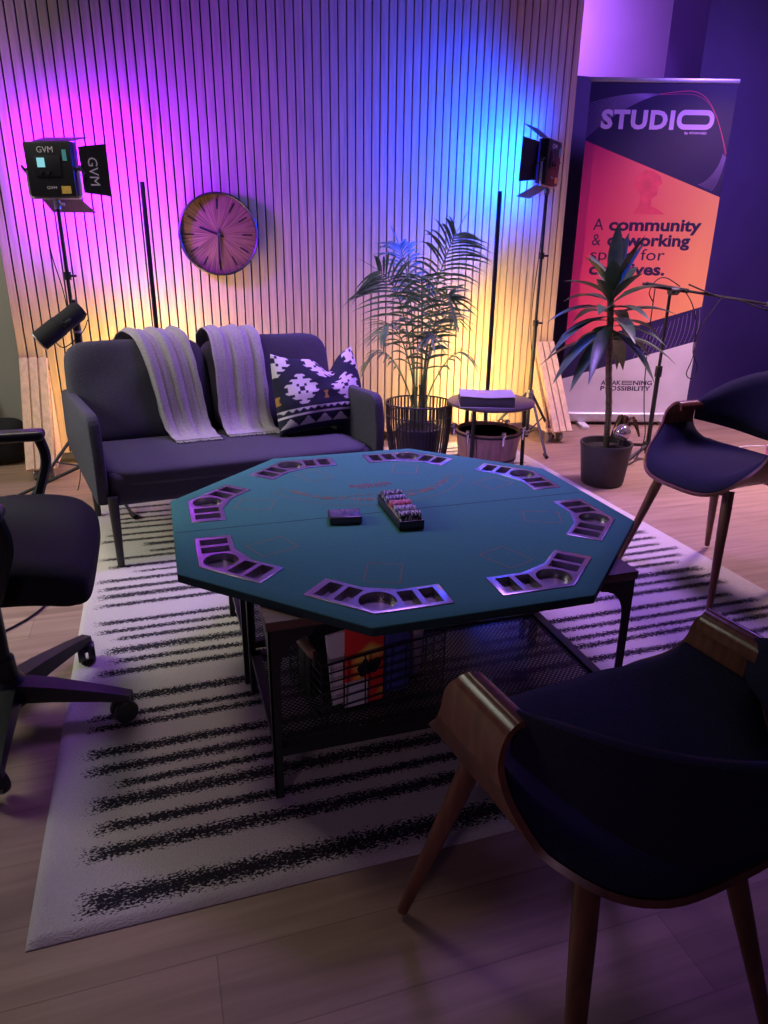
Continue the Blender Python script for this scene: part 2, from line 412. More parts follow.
# ------------------------------------------------------------------ room
b = new_bm(); box(b, (1.5, 2.2, -0.03), (9.0, 9.0, 0.06)); struct('floor', b, 'floor', 'light oak plank floor', 'floor')
b = new_bm(); box(b, (-1.95, 4.86, 1.4), (2.9, 0.12, 2.8)); struct('wall_back', b, 'sage_paint', 'pale sage painted wall left of the slatted partition', 'wall')
b = new_bm(); box(b, (1.655, 5.0, 1.13), (4.31, 0.4, 2.26)); struct('wall_low', b, 'dark_paint', 'low dark wall behind the slatted partition and banner', 'wall')
b = new_bm(); box(b, (4.905, 5.0, 1.7), (2.19, 0.4, 3.4)); struct('wall_right', b, 'dark_paint', 'tall dark violet wall right of the banner', 'wall')
b = new_bm(); box(b, (2.5, 6.46, 1.8), (7.0, 0.12, 3.6)); struct('wall_far', b, 'white_paint', 'white wall glowing violet above the dark low wall', 'wall')

# slatted partition on wheels
SW_X0, SW_Y, PITCH_S, N_S = -0.708, 4.25, 0.0468, 69
part_root = thing('slatted_partition', 'wide wheeled room partition clad in vertical oak slats behind the sofa', 'partition', (SW_X0, SW_Y, 0))
SWW = PITCH_S*N_S
b = new_bm()
for k in range(N_S): box(b, (PITCH_S*(k+0.5), 0.011, 1.50), (0.0385, 0.022, 2.86), 0.0015, seg=1)
obj('slat_panel', b, 'slat_oak', part_root)
b = new_bm(); box(b, (SWW/2, 0.038, 1.50), (SWW, 0.030, 2.86)); obj('backing_board', b, 'felt_back', part_root)
def foot(x0, n, label=None):
    wdt = PITCH_S*n
    f = bpy.data.objects.new('foot', None); COL.objects.link(f); f.parent = part_root; f.location = (x0, 0, 0)
    # sloping slatted board from the panel down to the floor in front
    a = Vector((0, -0.006, 0.60)); e = Vector((0, -0.335, 0.075))
    d = (e-a).normalized(); L = (e-a).length
    mx = Matrix.Identity(4); nn = Vector((0, d.z, -d.y)); nn = nn if nn.y < 0 else -nn
    for i in range(3): mx[i][0] = (1, 0, 0)[i]; mx[i][1] = d[i]; mx[i][2] = nn[i]; mx[i][3] = a[i]
    b = new_bm()
    for k in range(n): box(b, (PITCH_S*(k+0.5), L/2, 0.018), (0.0385, L, 0.012), 0.001, mx=mx, seg=1)
    obj('slat_cladding', b, 'slat_oak', f)
    b = new_bm(); box(b, (wdt/2, L/2, 0.006), (wdt, L, 0.012), mx=mx)
    obj('sloping_board', b, 'plywood', f)
    for x in (0.008, wdt-0.008):
        b = new_bm(); prism(b, [(-0.012, 0.54), (-0.05, 0.47), (-0.25, 0.12), (-0.25, 0.085), (-0.012, 0.085)], -0.008, 0.008,
              T(x, 0, 0) @ Matrix(((0, 0, 1, 0), (1, 0, 0, 0), (0, 1, 0, 0), (0, 0, 0, 1))))
        obj('side_gusset', b, 'plywood', f)
    b = new_bm(); box(b, (wdt/2, -0.14, 0.075), (wdt, 0.28, 0.02)); obj('base_board', b, 'plywood', f)
    for x in (0.03, wdt-0.03):
        b = new_bm()
        lathe(b, [(0.0, -0.012), (0.028, -0.012), (0.030, -0.008), (0.030, 0.008), (0.028, 0.012), (0, 0.012)], 20, mx=T(x, -0.245, 0.030) @ Matrix.Rotation(pi/2, 4, 'Y'))
        box(b, (x, -0.235, 0.055), (0.034, 0.03, 0.02), 0.003)
        obj('caster', b, 'grey_metal', f)
    return f
foot(0.005, 3)
foot(SWW-0.005-PITCH_S*3, 3)

# rug
RX0, RX1, RY0, RY1 = -0.33, 2.09, 1.065, 4.10
stripes = []
for y, h, x0, x1 in [(3.96, .013, -.2, 1.98), (3.89, .013, -.2, 1.9), (3.81, .02, -.25, 1.99), (3.73, .012, -.2, 1.98), (3.64, .013, -.23, 1.95), (3.56, .013, -.2, 1.99),
    (3.48, .018, -.2, 1.98), (3.38, .013, -.25, 1.96), (3.30, .013, -.25, 2.0), (3.233, .012, -.25, 1.98), (3.179, .012, -.25, 1.97), (3.113, .013, -.25, 2.0), (3.036, .013, -.27, 1.99),
    (2.968, .013, -.29, 1.98), (2.905, .016, -.12, 2.0), (2.835, .013, -.1, 1.99), (2.780, .013, -.28, 1.97), (2.700, .013, -.25, 1.98), (2.641, .010, -.15, 2.0),
    (2.578, .014, -.28, 1.99), (2.508, .013, -.27, 1.98), (2.447, .017, -.27, 2.0), (2.376, .013, -.27, 2.0), (2.312, .012, .6, 1.97), (2.253, .014, -.265, 2.02),
    (2.190, .013, -.26, 1.99), (2.135, .012, -.2, 1.93), (2.064, .019, -.23, 1.98), (2.0, .013, -.21, 1.985), (1.938, .015, -.245, 1.98), (1.844, .014, 1.0, 1.925), (1.782, .013, .9, 1.99),
    (1.800, .018, -.17, .75), (1.722, .013, -.25, 2.02), (1.676, .013, -.25, 2.01), (1.600, .015, .9, 2.0), (1.575, .017, -.25, .95), (1.508, .017, -.246, 2.0), (1.450, .012, -.18, 1.95), (1.394, .020, -.23, 1.98),
    (1.318, .015, -.213, 2.0), (1.247, .018, -.23, 1.98), (1.125, .026, -.23, 2.0)]:
    stripes.append((y, h, x0, x1))
NX, NY = 240, 300
b = new_bm()
def rug_z(x, y):
    ex = min(x-RX0, RX1-x, y-RY0, RY1-y); return 0.011*min(1, ex/0.012) + 0.002
gv = [[b.verts.new((RX0+(RX1-RX0)*i/NX, RY0+(RY1-RY0)*j/NY, rug_z(RX0+(RX1-RX0)*i/NX, RY0+(RY1-RY0)*j/NY))) for i in range(NX+1)] for j in range(NY+1)]
for j in range(NY):
    for i in range(NX): b.faces.new((gv[j][i], gv[j][i+1], gv[j+1][i+1], gv[j+1][i]))
bot = [b.verts.new((x, y, 0.001)) for x, y in ((RX0, RY0), (RX1, RY0), (RX1, RY1), (RX0, RY1))]
b.faces.new(bot[::-1])
me = bpy.data.meshes.new('rug'); b.to_mesh(me); b.free()
at = me.attributes.new('stripe', 'FLOAT', 'POINT')
vals = []
for v in me.vertices:
    x, y = v.co.x, v.co.y; best = -1.0
    wob = 0.006*noise.noise((x*1.7, y*9, 3))
    for sy, h, x0, x1 in stripes:
        if abs(y-sy) > 0.1: continue
        ev = 1-abs(y+wob-sy)/(h*1.0)                      # 1 in the middle, 0 at the edge
        ex = min(x-x0, x1-x)/0.05
        best = max(best, min(ev, ex))
    vals.append(max(0.0, min(1.0, 0.5+(0.27 if best > 0 else 0.45)*best)))
at.data.foreach_set('value', vals)
tag(obj('area_rug', me, 'rug'), 'cream shag area rug with ragged black stripes under the poker table', 'rug')

# ------------------------------------------------------------------ poker table top
PC = (0.607, 1.787); PZ = 0.495; AP = 0.610; RC = AP/cos(pi/8)
poker = thing('poker_table_top', 'octagonal green felt folding poker table top resting on the coffee tables', 'table top', (PC[0], PC[1], PZ-0.022))
def tray_poly(grow=0.0):
    p = [(.607, 0), (.540, .162), (.455, .127), (.490, .042), (.490, -.042), (.455, -.127), (.540, -.162)]
    if not grow: return p
    cx, cy = .53, 0
    return [(cx+(x-cx)*(1+grow*1.2/.08), cy+(y-cy)*(1+grow/.16)) for x, y in p]
def wing_rect(a0, a1, b0, b1, s):
    # a along the outer edge from the apex, b inwards
    d = Vector((-.383, .924*s)); n = Vector((-.924, -.383*s)); o = Vector((.607, 0))
    q = [o+d*a+n*bb for a, bb in ((a0, b0), (a1, b0), (a1, b1), (a0, b1))]
    return [(v.x, v.y) for v in q]
octo = [(RC*cos(pi/8+k*pi/4), RC*sin(pi/8+k*pi/4)) for k in range(8)]
b = new_bm(); prism(b, octo, 0, 0.022, bev=0.0025)
cut = new_bm()
for k in range(8): prism(cut, tray_poly(0.0006), 0.004, 0.05, Rz(pi/8+k*pi/4))
me = boolean(b, cut)
me.materials.append(MT['felt']); me.materials.append(MT['board_edge'])
for pz in me.polygons:
    if pz.normal.z < 0.3: pz.material_index = 1
obj('felt_board', me, 'felt', poker)
b = new_bm(); box(b, (0, 0, 0.0222), (1.212, 0.0022, 0.0006)); obj('fold_seam', b, 'board_edge', poker)
b = new_bm(); prism(b, tray_poly(), 0.0045, 0.0245, bev=0.0012)
cut = new_bm()
for s in (1, -1):
    for a0, a1 in ((.072, .108), (.121, .157)):
        prism(cut, wing_rect(a0, a1, .012, .080, s), 0.006, 0.05)
lathe(cut, [(0.041, 0.0055), (0.041, 0.05)], 40, (.550, 0, 0))
tray_me = boolean(b, cut)
t0 = obj('chip_tray', tray_me, 'tray_plastic', poker); t0.rotation_euler = (0, 0, pi/8)
for k in range(1, 8):
    c = t0.copy(); COL.objects.link(c); c.rotation_euler = (0, 0, pi/8+k*pi/4)
# printing on the felt
b = new_bm(); ZP = 0.0224
def line_loop(bm, pts, wd, closed=True):
    n = len(pts)
    for i in range(n if closed else n-1):
        p, q = Vector(pts[i]), Vector(pts[(i+1) % n]); d = (q-p).normalized(); nn = Vector((-d.y, d.x))*wd/2
        bm.faces.new([bm.verts.new((v.x, v.y, ZP)) for v in (p-nn-d*wd/2, q-nn+d*wd/2, q+nn+d*wd/2, p+nn-d*wd/2)])
for k in range(8):
    a = pi/8+k*pi/4; R2 = Matrix.Rotation(a, 2)
    line_loop(b, [R2 @ Vector(p) for p in ((.358, -.041), (.358, .041), (.458, .041), (.458, -.041))], 0.0028)
AC = Vector((0, .408)); RO, RI = .350, .302
def arc_pt(r, t): return AC+Vector((sin(t), -cos(t)))*r
tm = radians(60)
pts = [arc_pt(RO, -tm+2*tm*i/48) for i in range(49)]
mid = (RO+RI)/2; hw = (RO-RI)/2
ea = arc_pt(mid, tm); ed = Vector((cos(tm), sin(tm))); en = Vector((sin(tm), -cos(tm)))
pts += [ea+en*hw*cos(q)+ed*hw*sin(q) for q in [pi*i/10 for i in range(1, 10)]]
pts += [arc_pt(RI, tm-2*tm*i/48) for i in range(49)]
ea = arc_pt(mid, -tm); ed = Vector((-cos(tm), sin(tm))); en = Vector((-sin(tm), -cos(tm)))
pts += [ea-en*hw*cos(q)+ed*hw*sin(q) for q in [pi*i/10 for i in range(1, 10)]]
line_loop(b, pts, 0.0026)
obj('card_boxes_print', b, 'print_gold', poker, smooth=0)
b = new_bm()
def arc_text(bm, s, r, t0, t1, size):
    for i, ch in enumerate(s):
        if ch == ' ': continue
        t = t0+(t1-t0)*(i+0.5)/len(s); p = arc_pt(r, t)
        add_text(bm, ch, size, T(p.x, p.y, ZP) @ Rz(t), depth=0.0003, bold=0.0006, align='CENTER')
arc_text(b, 'INSURANCE', RI+0.008, radians(-20), radians(20), .034)
arc_text(b, 'PAYS 2 TO 1', RI+0.009, radians(-57), radians(-24), .030)
arc_text(b, 'PAYS 2 TO 1', RI+0.009, radians(24), radians(57), .030)
fit_text(b, 'Dealer must draw to 16, and stand on all 17s', -.19, .17, .013, .148, T(0, 0, ZP), depth=0.0003)
obj('insurance_print', b, 'print_gold', poker, smooth=0)
b = new_bm()
fit_text(b, 'BLACK JACK', -.072, .062, .022, .232, T(0, 0, ZP), depth=0.0003, bold=0.0006)
fit_text(b, 'PAYS 3 TO 2', -.050, .040, .011, .212, T(0, 0, ZP), depth=0.0003)
obj('blackjack_print', b, 'print_red', poker, smooth=0)

# chip rack and chips
cr_root = thing('chip_rack', 'black open rack holding rows of poker chips on the felt', 'chip rack', (0.604, 1.748, PZ+0.0005), radians(-2))
b = new_bm()
RW, RL = 0.068, 0.225
box(b, (0, 0, 0.003), (RW, RL, 0.006), 0.001)
for s in (-1, 1): box(b, (s*(RW/2-0.002), 0, 0.012), (0.004, RL, 0.024), 0.001)
box(b, (0, -RL/2+0.002, 0.013), (RW, 0.004, 0.026), 0.001); box(b, (0, RL/2-0.002, 0.013), (RW, 0.004, 0.026), 0.001)
obj('base', b, 'black_plastic', cr_root)
def chip_mat(name, base, spot, n):
    m = bpy.data.materials.new(name); m.use_nodes = True; nn, l = nodes_of(m); bs = nn['Principled BSDF']
    tc = nn.new('ShaderNodeTexCoord'); sx = nn.new('ShaderNodeSeparateXYZ'); l.new(tc.outputs['Object'], sx.inputs[0])
    at_ = nn.new('ShaderNodeMath'); at_.operation = 'ARCTAN2'; l.new(sx.outputs[1], at_.inputs[0]); l.new(sx.outputs[2], at_.inputs[1])
    mu = nn.new('ShaderNodeMath'); mu.operation = 'MULTIPLY'; mu.inputs[1].default_value = n; l.new(at_.outputs[0], mu.inputs[0])
    si = nn.new('ShaderNodeMath'); si.operation = 'SINE'; l.new(mu.outputs[0], si.inputs[0])
    rp = nn.new('ShaderNodeValToRGB'); rp.color_ramp.elements[0].position = 0.35; rp.color_ramp.elements[1].position = 0.4
    rp.color_ramp.elements[0].color = base+(1,); rp.color_ramp.elements[1].color = spot+(1,)
    l.new(si.outputs[0], rp.inputs[0]); l.new(rp.outputs[0], bs.inputs['Base Color']); bs.inputs['Roughness'].default_value = 0.5
    return m
chip_specs = [('black', (0.015, 0.015, 0.02), (0.38, 0.38, 0.38), 'black and white poker chip in the rack row nearest the camera'),
              ('white', (0.36, 0.34, 0.38), (0.08, 0.06, 0.14), 'white poker chip in the second row of the black rack'),
              ('red', (0.42, 0.03, 0.05), (0.4, 0.25, 0.28), 'red poker chip in the middle row of the black rack'),
              ('navy', (0.03, 0.035, 0.14), (0.3, 0.3, 0.38), 'navy poker chip in the fourth row of the black rack'),
              ('dark', (0.012, 0.012, 0.016), (0.28, 0.28, 0.32), 'black poker chip in the rack row farthest from the camera')]
for r, (nm, c1, c2, lab) in enumerate(chip_specs):
    b = new_bm(); lathe(b, [(0.0, -0.00155), (0.0190, -0.00155), (0.0195, -0.0011), (0.0195, 0.0011), (0.0190, 0.00155), (0, 0.00155)], 20, mx=Matrix.Rotation(pi/2, 4, 'Y'))
    me = bpy.data.meshes.new('poker_chip'); b.to_mesh(me); b.free(); me.materials.append(chip_mat('chip_'+nm, c1, c2, 4))
    y = -RL/2+0.026+r*0.0432; M1 = T(cr_root.location.x, cr_root.location.y, cr_root.location.z) @ Rz(radians(-2))
    for k in range(17):
        o = obj('poker_chip', me, None) if (r == 0 and k == 0) else bpy.data.objects.new('poker_chip', me)
        if not (r == 0 and k == 0): COL.objects.link(o)
        p = M1 @ Vector((-0.0272+k*0.0034, y, 0.0260)); o.location = p; o.rotation_euler = (random.uniform(0, 6.28), 0, radians(-2))
        tag(o, lab, 'poker chip', nm+' chips in the rack')

# deck box
b = new_bm()
box(b, (0, 0, 0.0115), (0.088, 0.064, 0.022), 0.003)
dk = thing('card_box', 'small dark flat box of playing cards left of the chip rack on the felt', 'card box', (0.447, 1.752, PZ+0.0005), radians(-8))
obj('body', b, 'dark_box', dk)
b = new_bm(); box(b, (0, 0, 0.0228), (0.08, 0.056, 0.0012), 0.0004); obj('lid_panel', b, mat('lid_sheen', (0.10, 0.09, 0.16), 0.22, 0, 0.5, 60), dk)

# ------------------------------------------------------------------ coffee tables
TW, TD, TH = 0.90, 0.445, 0.473
def coffee_table(loc, label):
    t = thing('coffee_table', label, 'coffee table', loc, 0, 'coffee tables under the poker top')
    b = new_bm(); box(b, (TW/2, TD/2, TH-0.011), (TW, TD, 0.022), 0.002); obj('tabletop', b, 'table_wood', t)
    for sx in (0, 1):
        for sy in (0, 1):
            b = new_bm(); w_ = 0.036; X = 0.004 if sx == 0 else TW-0.004; Y = 0.004 if sy == 0 else TD-0.004
            dx = 1 if sx == 0 else -1; dy = 1 if sy == 0 else -1
            # angle-iron leg with a curved bracket at the top
            def prof():
                q = [(0, 0.0136), (0.019, 0.0136), (0.023, TH-0.12)]
                q += [(0.023+0.070*(1-cos(a)), TH-0.12+0.075*sin(a)) for a in [i*pi/2/6 for i in range(1, 7)]]
                return q+[(0.100, TH-0.024), (0, TH-0.024)]
            P1 = [(dx*x, z) for x, z in prof()]
            prism(b, P1, 0, 0.004*dy if dy > 0 else -0.004, T(X, Y, 0) @ Matrix(((1, 0, 0, 0), (0, 0, 1, 0), (0, 1, 0, 0), (0, 0, 0, 1))))
            P2 = [(dy*x, z) for x, z in prof()]
            prism(b, P2, 0, 0.004 if dx > 0 else -0.004, T(X, Y, 0) @ Matrix(((0, 0, 1, 0), (1, 0, 0, 0), (0, 1, 0, 0), (0, 0, 0, 1))))
            obj('leg', b, 'black_metal', t)
    b = new_bm(); z = 0.135
    box(b, (TW/2, 0.022, z), (TW-0.02, 0.025, 0.022)); box(b, (TW/2, TD-0.022, z), (TW-0.02, 0.025, 0.022))
    box(b, (0.022, TD/2, z), (0.025, TD-0.02, 0.022)); box(b, (TW-0.022, TD/2, z), (0.025, TD-0.02, 0.022))
    obj('shelf_frame', b, 'black_metal', t)
    b = new_bm(); box(b, (TW/2, TD/2, z+0.004), (TW-0.07, TD-0.07, 0.0015)); obj('mesh_shelf', b, 'perforated', t)
    return t
coffee_table((0.160, 1.292, 0), 'front black framed coffee table with brown top and perforated shelf, wire basket on it')
coffee_table((0.150, 1.765, 0), 'rear black framed coffee table beside the sofa, pushed against the front one')

# wire basket with magazines on the front shelf
BK = (0.292, 1.372); BRZ = radians(11.5)
wb = thing('wire_basket', 'black wire storage basket with wooden handles on the coffee table shelf', 'basket', (BK[0], BK[1], 0.1405), BRZ)
bw, bd, bh = 0.34, 0.20, 0.155
b = new_bm()
for z in (0.004, 0.03, 0.055, 0.08, 0.105, 0.13, bh):
    tube(b, [(0, 0, z), (bw, 0, z), (bw, bd, z), (0, bd, z)], 0.0022 if z < bh else 0.0038, 5, closed=True)
for i in range(7):
    x = bw*i/6; tube(b, [(x, 0, bh), (x, 0, 0.004), (x, bd, 0.004), (x, bd, bh)], 0.0022, 5)
for i in range(1, 4):
    y = bd*i/4; tube(b, [(0, y, bh), (0, y, 0.004), (bw, y, 0.004), (bw, y, bh)], 0.0016, 5)
obj('wire_frame', b, 'black_metal', wb)
for x in (-0.008, bw+0.008):
    b = new_bm(); tube(b, [(x, 0.03, bh+0.018), (x, bd-0.03, bh+0.018)], 0.011, 12); obj('wooden_handle', b, 'handle_wood', wb)
    for y in (0.02, bd-0.02):
        b = new_bm(); tube(b, [(x, y, bh-0.01), (x, y, bh+0.03)], 0.004, 6); obj('handle_bracket', b, 'black_metal', wb)
MB_ = T(BK[0], BK[1], 0.1405) @ Rz(BRZ)
def cover_mat():
    m = bpy.data.materials.new('magazine_cover'); m.use_nodes = True; n, l = nodes_of(m); bs = n['Principled BSDF']
    tc = n.new('ShaderNodeTexCoord'); nz = n.new('ShaderNodeTexNoise'); nz.inputs['Scale'].default_value = 9; nz.inputs['Detail'].default_value = 1
    l.new(tc.outputs['Object'], nz.inputs['Vector'])
    rp = n.new('ShaderNodeValToRGB'); e = rp.color_ramp.elements
    e[0].position = 0.0; e[0].color = (0.75, 0.03, 0.03, 1); e[1].position = 1.0; e[1].color = (0.55, 0.35, 0.5, 1)
    for p_, c_ in ((0.52, (0.75, 0.04, 0.03, 1)), (0.60, (0.85, 0.55, 0.08, 1)), (0.68, (0.6, 0.45, 0.55, 1))):
        q = e.new(p_); q.color = c_
    l.new(nz.outputs['Fac'], rp.inputs[0]); l.new(rp.outputs[0], bs.inputs['Base Color']); bs.inputs['Roughness'].default_value = 0.35
    return m
def slab(name, label, cat, x, y, wd, th, h, tilt, m, lean=0.0, z=0.008, group=None):
    b = new_bm(); box(b, (wd/2, 0, h/2), (wd, th, h), 0.001)
    o = obj(name, b, m); o.matrix_world = MB_ @ T(x, y, z) @ Matrix.Rotation(tilt, 4, 'Y') @ Matrix.Rotation(lean, 4, 'X')
    return tag(o, label, cat, group)
mg = thing('magazine', 'red magazine with yellow and white cover art standing in the wire basket', 'magazine')
mg.matrix_world = MB_ @ T(0.062, 0.012, 0.010) @ Matrix.Rotation(radians(4), 4, 'Y') @ Matrix.Rotation(radians(-6), 4, 'X')
b = new_bm(); box(b, (0.055, 0.004, 0.105), (0.105, 0.006, 0.205), 0.0008); obj('cover', b, cover_mat(), mg)
b = new_bm(); box(b, (0.034, -0.0003, 0.035), (0.062, 0.002, 0.066)); obj('white_panel', b, 'paper', mg)
b = new_bm()
for i in range(9):
    a = i*2.399; r = 0.006+0.0022*i
    lathe(b, [(0, 0), (0.007+0.003*(i % 3), 0), (0.007+0.003*(i % 3), 0.0006), (0, 0.0006)], 10, mx=T(0.062+r*cos(a)*1.2, 0.0006, 0.098+r*sin(a)*0.8) @ RX90)
obj('ink_blot', b, 'black_plastic', mg)
slab('notebook', 'thin white notebook behind the red magazine in the wire basket', 'notebook', 0.045, 0.040, 0.09, 0.008, 0.19, radians(-3), 'paper', radians(-4))
slab('paperback_book', 'blue paperback standing right of the red magazine in the wire basket', 'book', 0.175, 0.030, 0.075, 0.014, 0.185, radians(3), 'paper_blue', radians(-5))
slab('black_case', 'black zip case at the left end inside the wire basket', 'case', 0.012, 0.135, 0.15, 0.075, 0.165, 0, 'black_plastic', 0)
cp = thing('plant_cup', 'pale lilac cup standing at the right end of the wire basket', 'cup'); cp.matrix_world = MB_ @ T(0.290, 0.100, 0.008)
b = new_bm(); lathe(b, [(0, 0), (0.036, 0), (0.045, 0.165), (0.041, 0.165), (0.034, 0.008), (0, 0.008)], 28); obj('body', b, 'lilac_ceramic', cp)
b = new_bm(); lathe(b, [(0.041, 0.160), (0.048, 0.160), (0.048, 0.168), (0.041, 0.168), (0.041, 0.160)], 28); obj('rim', b, 'white_plastic', cp)

# ------------------------------------------------------------------ sofa
SY = radians(6.0); W = 1.13; SHEAR = -0.125
sofa = thing('sofa', 'small dark grey two seat sofa in front of the slatted partition', 'sofa', (-0.22, 2.70, 0), SY)
def shear(bm):
    for v in bm.verts: v.co.x += SHEAR*v.co.y
    return bm
def arm_mesh(x0, s):
    bm = new_bm(); th_ = 0.046
    prof = path_round([(0.02, 0.26, 0), (0.0, 0.43, 0), (0.02, 0.610, 0), (0.30, 0.608, 0), (0.66, 0.602, 0), (0.70, 0.40, 0), (0.66, 0.335, 0), (0.30, 0.285, 0), (0.02, 0.26, 0)], 0.05, 4)
    poly = [(p.x, p.y) for p in prof[:-1]]
    t = bmesh.new()
    MM = T(x0, 0, 0) @ Matrix(((0, 0, 1, 0), (1, 0, 0, 0), (0, 1, 0, 0), (0, 0, 0, 1)))
    prism(bm, poly, 0, th_, MM, bev=0.014)
    t.free()
    return shear(bm)
obj('armrest', arm_mesh(-0.042, -1), 'sofa_fabric', sofa); obj('armrest', arm_mesh(W-0.046, 1), 'sofa_fabric', sofa)
b = new_bm(); box(b, (W/2-0.02, 0.315, 0.318), (W-0.054, 0.60, 0.135), 0.03, seg=4); obj('seat', shear(b), 'sofa_fabric', sofa)
b = new_bm(); puffy(b, (W/2-0.02, 0.30, 0.362), (W-0.056, 0.60, 0.075), 12, 5, 20); obj('seat_cushion', shear(b), 'sofa_fabric', sofa)
b = new_bm(); box(b, (W/2, 0.655, 0.48), (W-0.11, 0.06, 0.44), 0.02, mx=T(0, 0.0, 0) , seg=3); obj('back_frame', shear(b), 'sofa_fabric', sofa)
cw = (W+0.02)/2
for k in range(2):
    b = new_bm()
    puffy(b, (0, 0, 0), (cw, 0.20, 0.44), 7, 5, 18)
    for v in b.verts: v.co += Vector((0.006*noise.noise(v.co*9+Vector((k*5, 0, 0))), 0.01*noise.noise(v.co*7+Vector((0, k*5, 0))), 0.006*noise.noise(v.co*6)))
    b.transform(T(-0.02+cw*(k+0.5), 0.585, 0.580) @ Matrix.Rotation(radians(-12), 4, 'X'))
    obj('back_cushion', shear(b), 'sofa_fabric', sofa)
for x, y, tx, ty in ((0.012, 0.006, 0, 0), (W-0.035, 0.03, 0, 0), (0.035, 0.62, 0, 0.0), (W-0.035, 0.62, 0, 0.0)):
    b = new_bm(); top = 0.30 if y < 0.1 else 0.36
    z0 = 0.0135
    tube(b, [(x+tx, y+ty, z0), (x, y, top)], [0.013, 0.020], 10); obj('leg', shear(b), 'black_metal', sofa)
MS = T(-0.22, 2.70, 0) @ Rz(SY)
def sofa_pt(a, bb, z): return MS @ Vector((a+SHEAR*bb, bb, z))
# throws over the back
def throw(name, label, tops, bots, seed, tail=0.0):
    rnd = random.Random(seed)
    # path over the sofa back: (b, z) running from behind, over the top, down the front, onto the seat
    path = smooth_path([(0.755, 0.50, 0), (0.752, 0.70, 0), (0.735, 0.792, 0), (0.655, 0.848, 0), (0.535, 0.832, 0), (0.468, 0.735, 0), (0.440, 0.600, 0), (0.425, 0.48, 0), (0.392, 0.4215, 0), (0.325+tail, 0.4075, 0)], 5)
    nu, nv = len(path), 44; P = []
    ph = [rnd.uniform(0, 6.28) for _ in range(4)]
    for i, p in enumerate(path):
        t = i/(nu-1); ease = t*t*(3-2*t); row = []
        l_, r_ = tops[0]+(bots[0]-tops[0])*ease, tops[1]+(bots[1]-tops[1])*ease
        mid_ = 0.25+0.75*sin(pi*min(1, t*1.02))
        for j in range(nv):
            s = j/(nv-1)
            fold = 0.007*sin(s*15+ph[0]+t*2.5)+0.004*sin(s*29+ph[1]-t*3)+0.002*sin(s*61+ph[2]+t*5)
            fold = (fold+0.014)*mid_*(1-0.5*(t > .93))
            d = path[min(i+1, nu-1)]-path[max(i-1, 0)]; nrm = Vector((d.y, -d.x, 0)).normalized()
            q = p-nrm*fold*(1 if True else 0)
            edge = 0.008*noise.noise(Vector((t*14, seed, 0)))*(s < 0.02)+0.008*noise.noise(Vector((t*14, seed+9, 0)))*(s > 0.98)
            row.append(sofa_pt(l_+(r_-l_)*s+edge+0.004*sin(t*9+ph[3]), q.x, q.y))
        P.append(row)
    bm = new_bm(); sheet(bm, P, 0.005)
    rt = thing(name, label, 'throw blanket')
    obj('cloth', bm, 'throw', rt, smooth=60)
    bm = new_bm()
    for row, sgn in ((P[-1], 1),):
        for j in range(0, nv):
            p = row[j]; dirv = (P[-1][j]-P[-3][j]).normalized()
            for q in range(2):
                e = p+dirv*rnd.uniform(0.012, 0.028)+Vector((rnd.uniform(-.008, .008), 0, 0)); e.z = max(e.z-0.003, sofa_pt(0, 0, 0.4045).z)
                tube(bm, [p+Vector((0, 0, .002)), (p+e)/2+Vector((0, 0, .002)), e], 0.0012, 4)
    obj('fringe', bm, 'throw', rt)
    return rt
throw('throw_blanket', 'pale woven throw slanting over the left half of the sofa back', (0.19, 0.42), (0.34, 0.53), 3)
throw('throw_blanket', 'pale woven throw hanging straight over the middle of the sofa back', (0.57, 0.78), (0.57, 0.80), 8, 0.02)
# patterned pillow
def aztec(u, v):
    dark, light, gold = (0.022, 0.022, 0.042), (0.58, 0.52, 0.56), (0.36, 0.20, 0.05)
    st = 0.022
    def step(x): return math.floor(x/st)*st
    v2 = v
    if v2 < 0.06: return dark
    if v2 < 0.20:
        k = ((u*5.5) % 1.0); return light if (v2-0.07) < 0.11*(1-abs(2*k-1)) and v2 > 0.07 else dark
    if v2 < 0.225: return light
    if v2 < 0.25: return dark
    if v2 < 0.285:
        k = ((u*13) % 1.0); return light if (0.285-v2)/0.035 < 1-abs(2*k-1)*1.1 else dark
    if v2 < 0.30: return light
    # big stepped diamonds, two across, half a step staggered above
    for cy, off in ((0.545, 0.0), (0.92, 0.5)):
        uu = abs(((u*2.0+off) % 1.0)-0.5); dy = abs(v2-cy)
        n1, n2 = math.floor(uu/0.058), math.floor(dy/0.034); d = n1+n2
        if uu/0.058 + dy/0.034 < 7.2 and d <= 6:
            if d == 0: return dark
            if d in (1,): return light
            if d == 2: return dark if n1 % 2 else light
            if d in (3, 4): return light
            if d == 5: return dark if (n1 % 2) else light
            return light if n2 % 2 else dark
    uu = abs(((u*2.0+0.5) % 1.0)-0.5); dy = abs(v2-0.43)
    if uu < 0.02+0.6*dy and dy < 0.055: return gold
    return dark
b = new_bm(); NP = 110
pil = thing('throw_pillow', 'black and white geometric patterned pillow slumped in the right corner of the sofa', 'pillow')
PWd, PH, PT = 0.43, 0.345, 0.17
def pil_co(u, v, side):
    x, y = u*2-1, v*2-1
    ed = max(0.0, (1-abs(x)**2.6)*(1-abs(y)**2.6))**0.45
    cx = PWd/2*x*(1-0.08*(1-y*y)*0.6-0.10*max(0, y)**2); cz = PH/2*y*(1-0.10*(1-x*x))
    cz -= 0.07*max(0, y)*math.exp(-((x-0.30)/0.26)**2)       # karate-chop dent at the top
    cz += 0.02*max(0, y)*(abs(x)**3)
    cy = side*(PT/2)*ed*(1.15-0.35*max(0, y))
    cy += 0.006*noise.noise(Vector((x*3, y*3, side)))
    return Vector((cx, cy, cz))
front = [[None]*(NP+1) for _ in range(NP+1)]; cols = {}
lay = b.verts.layers.float_color.new('pattern')
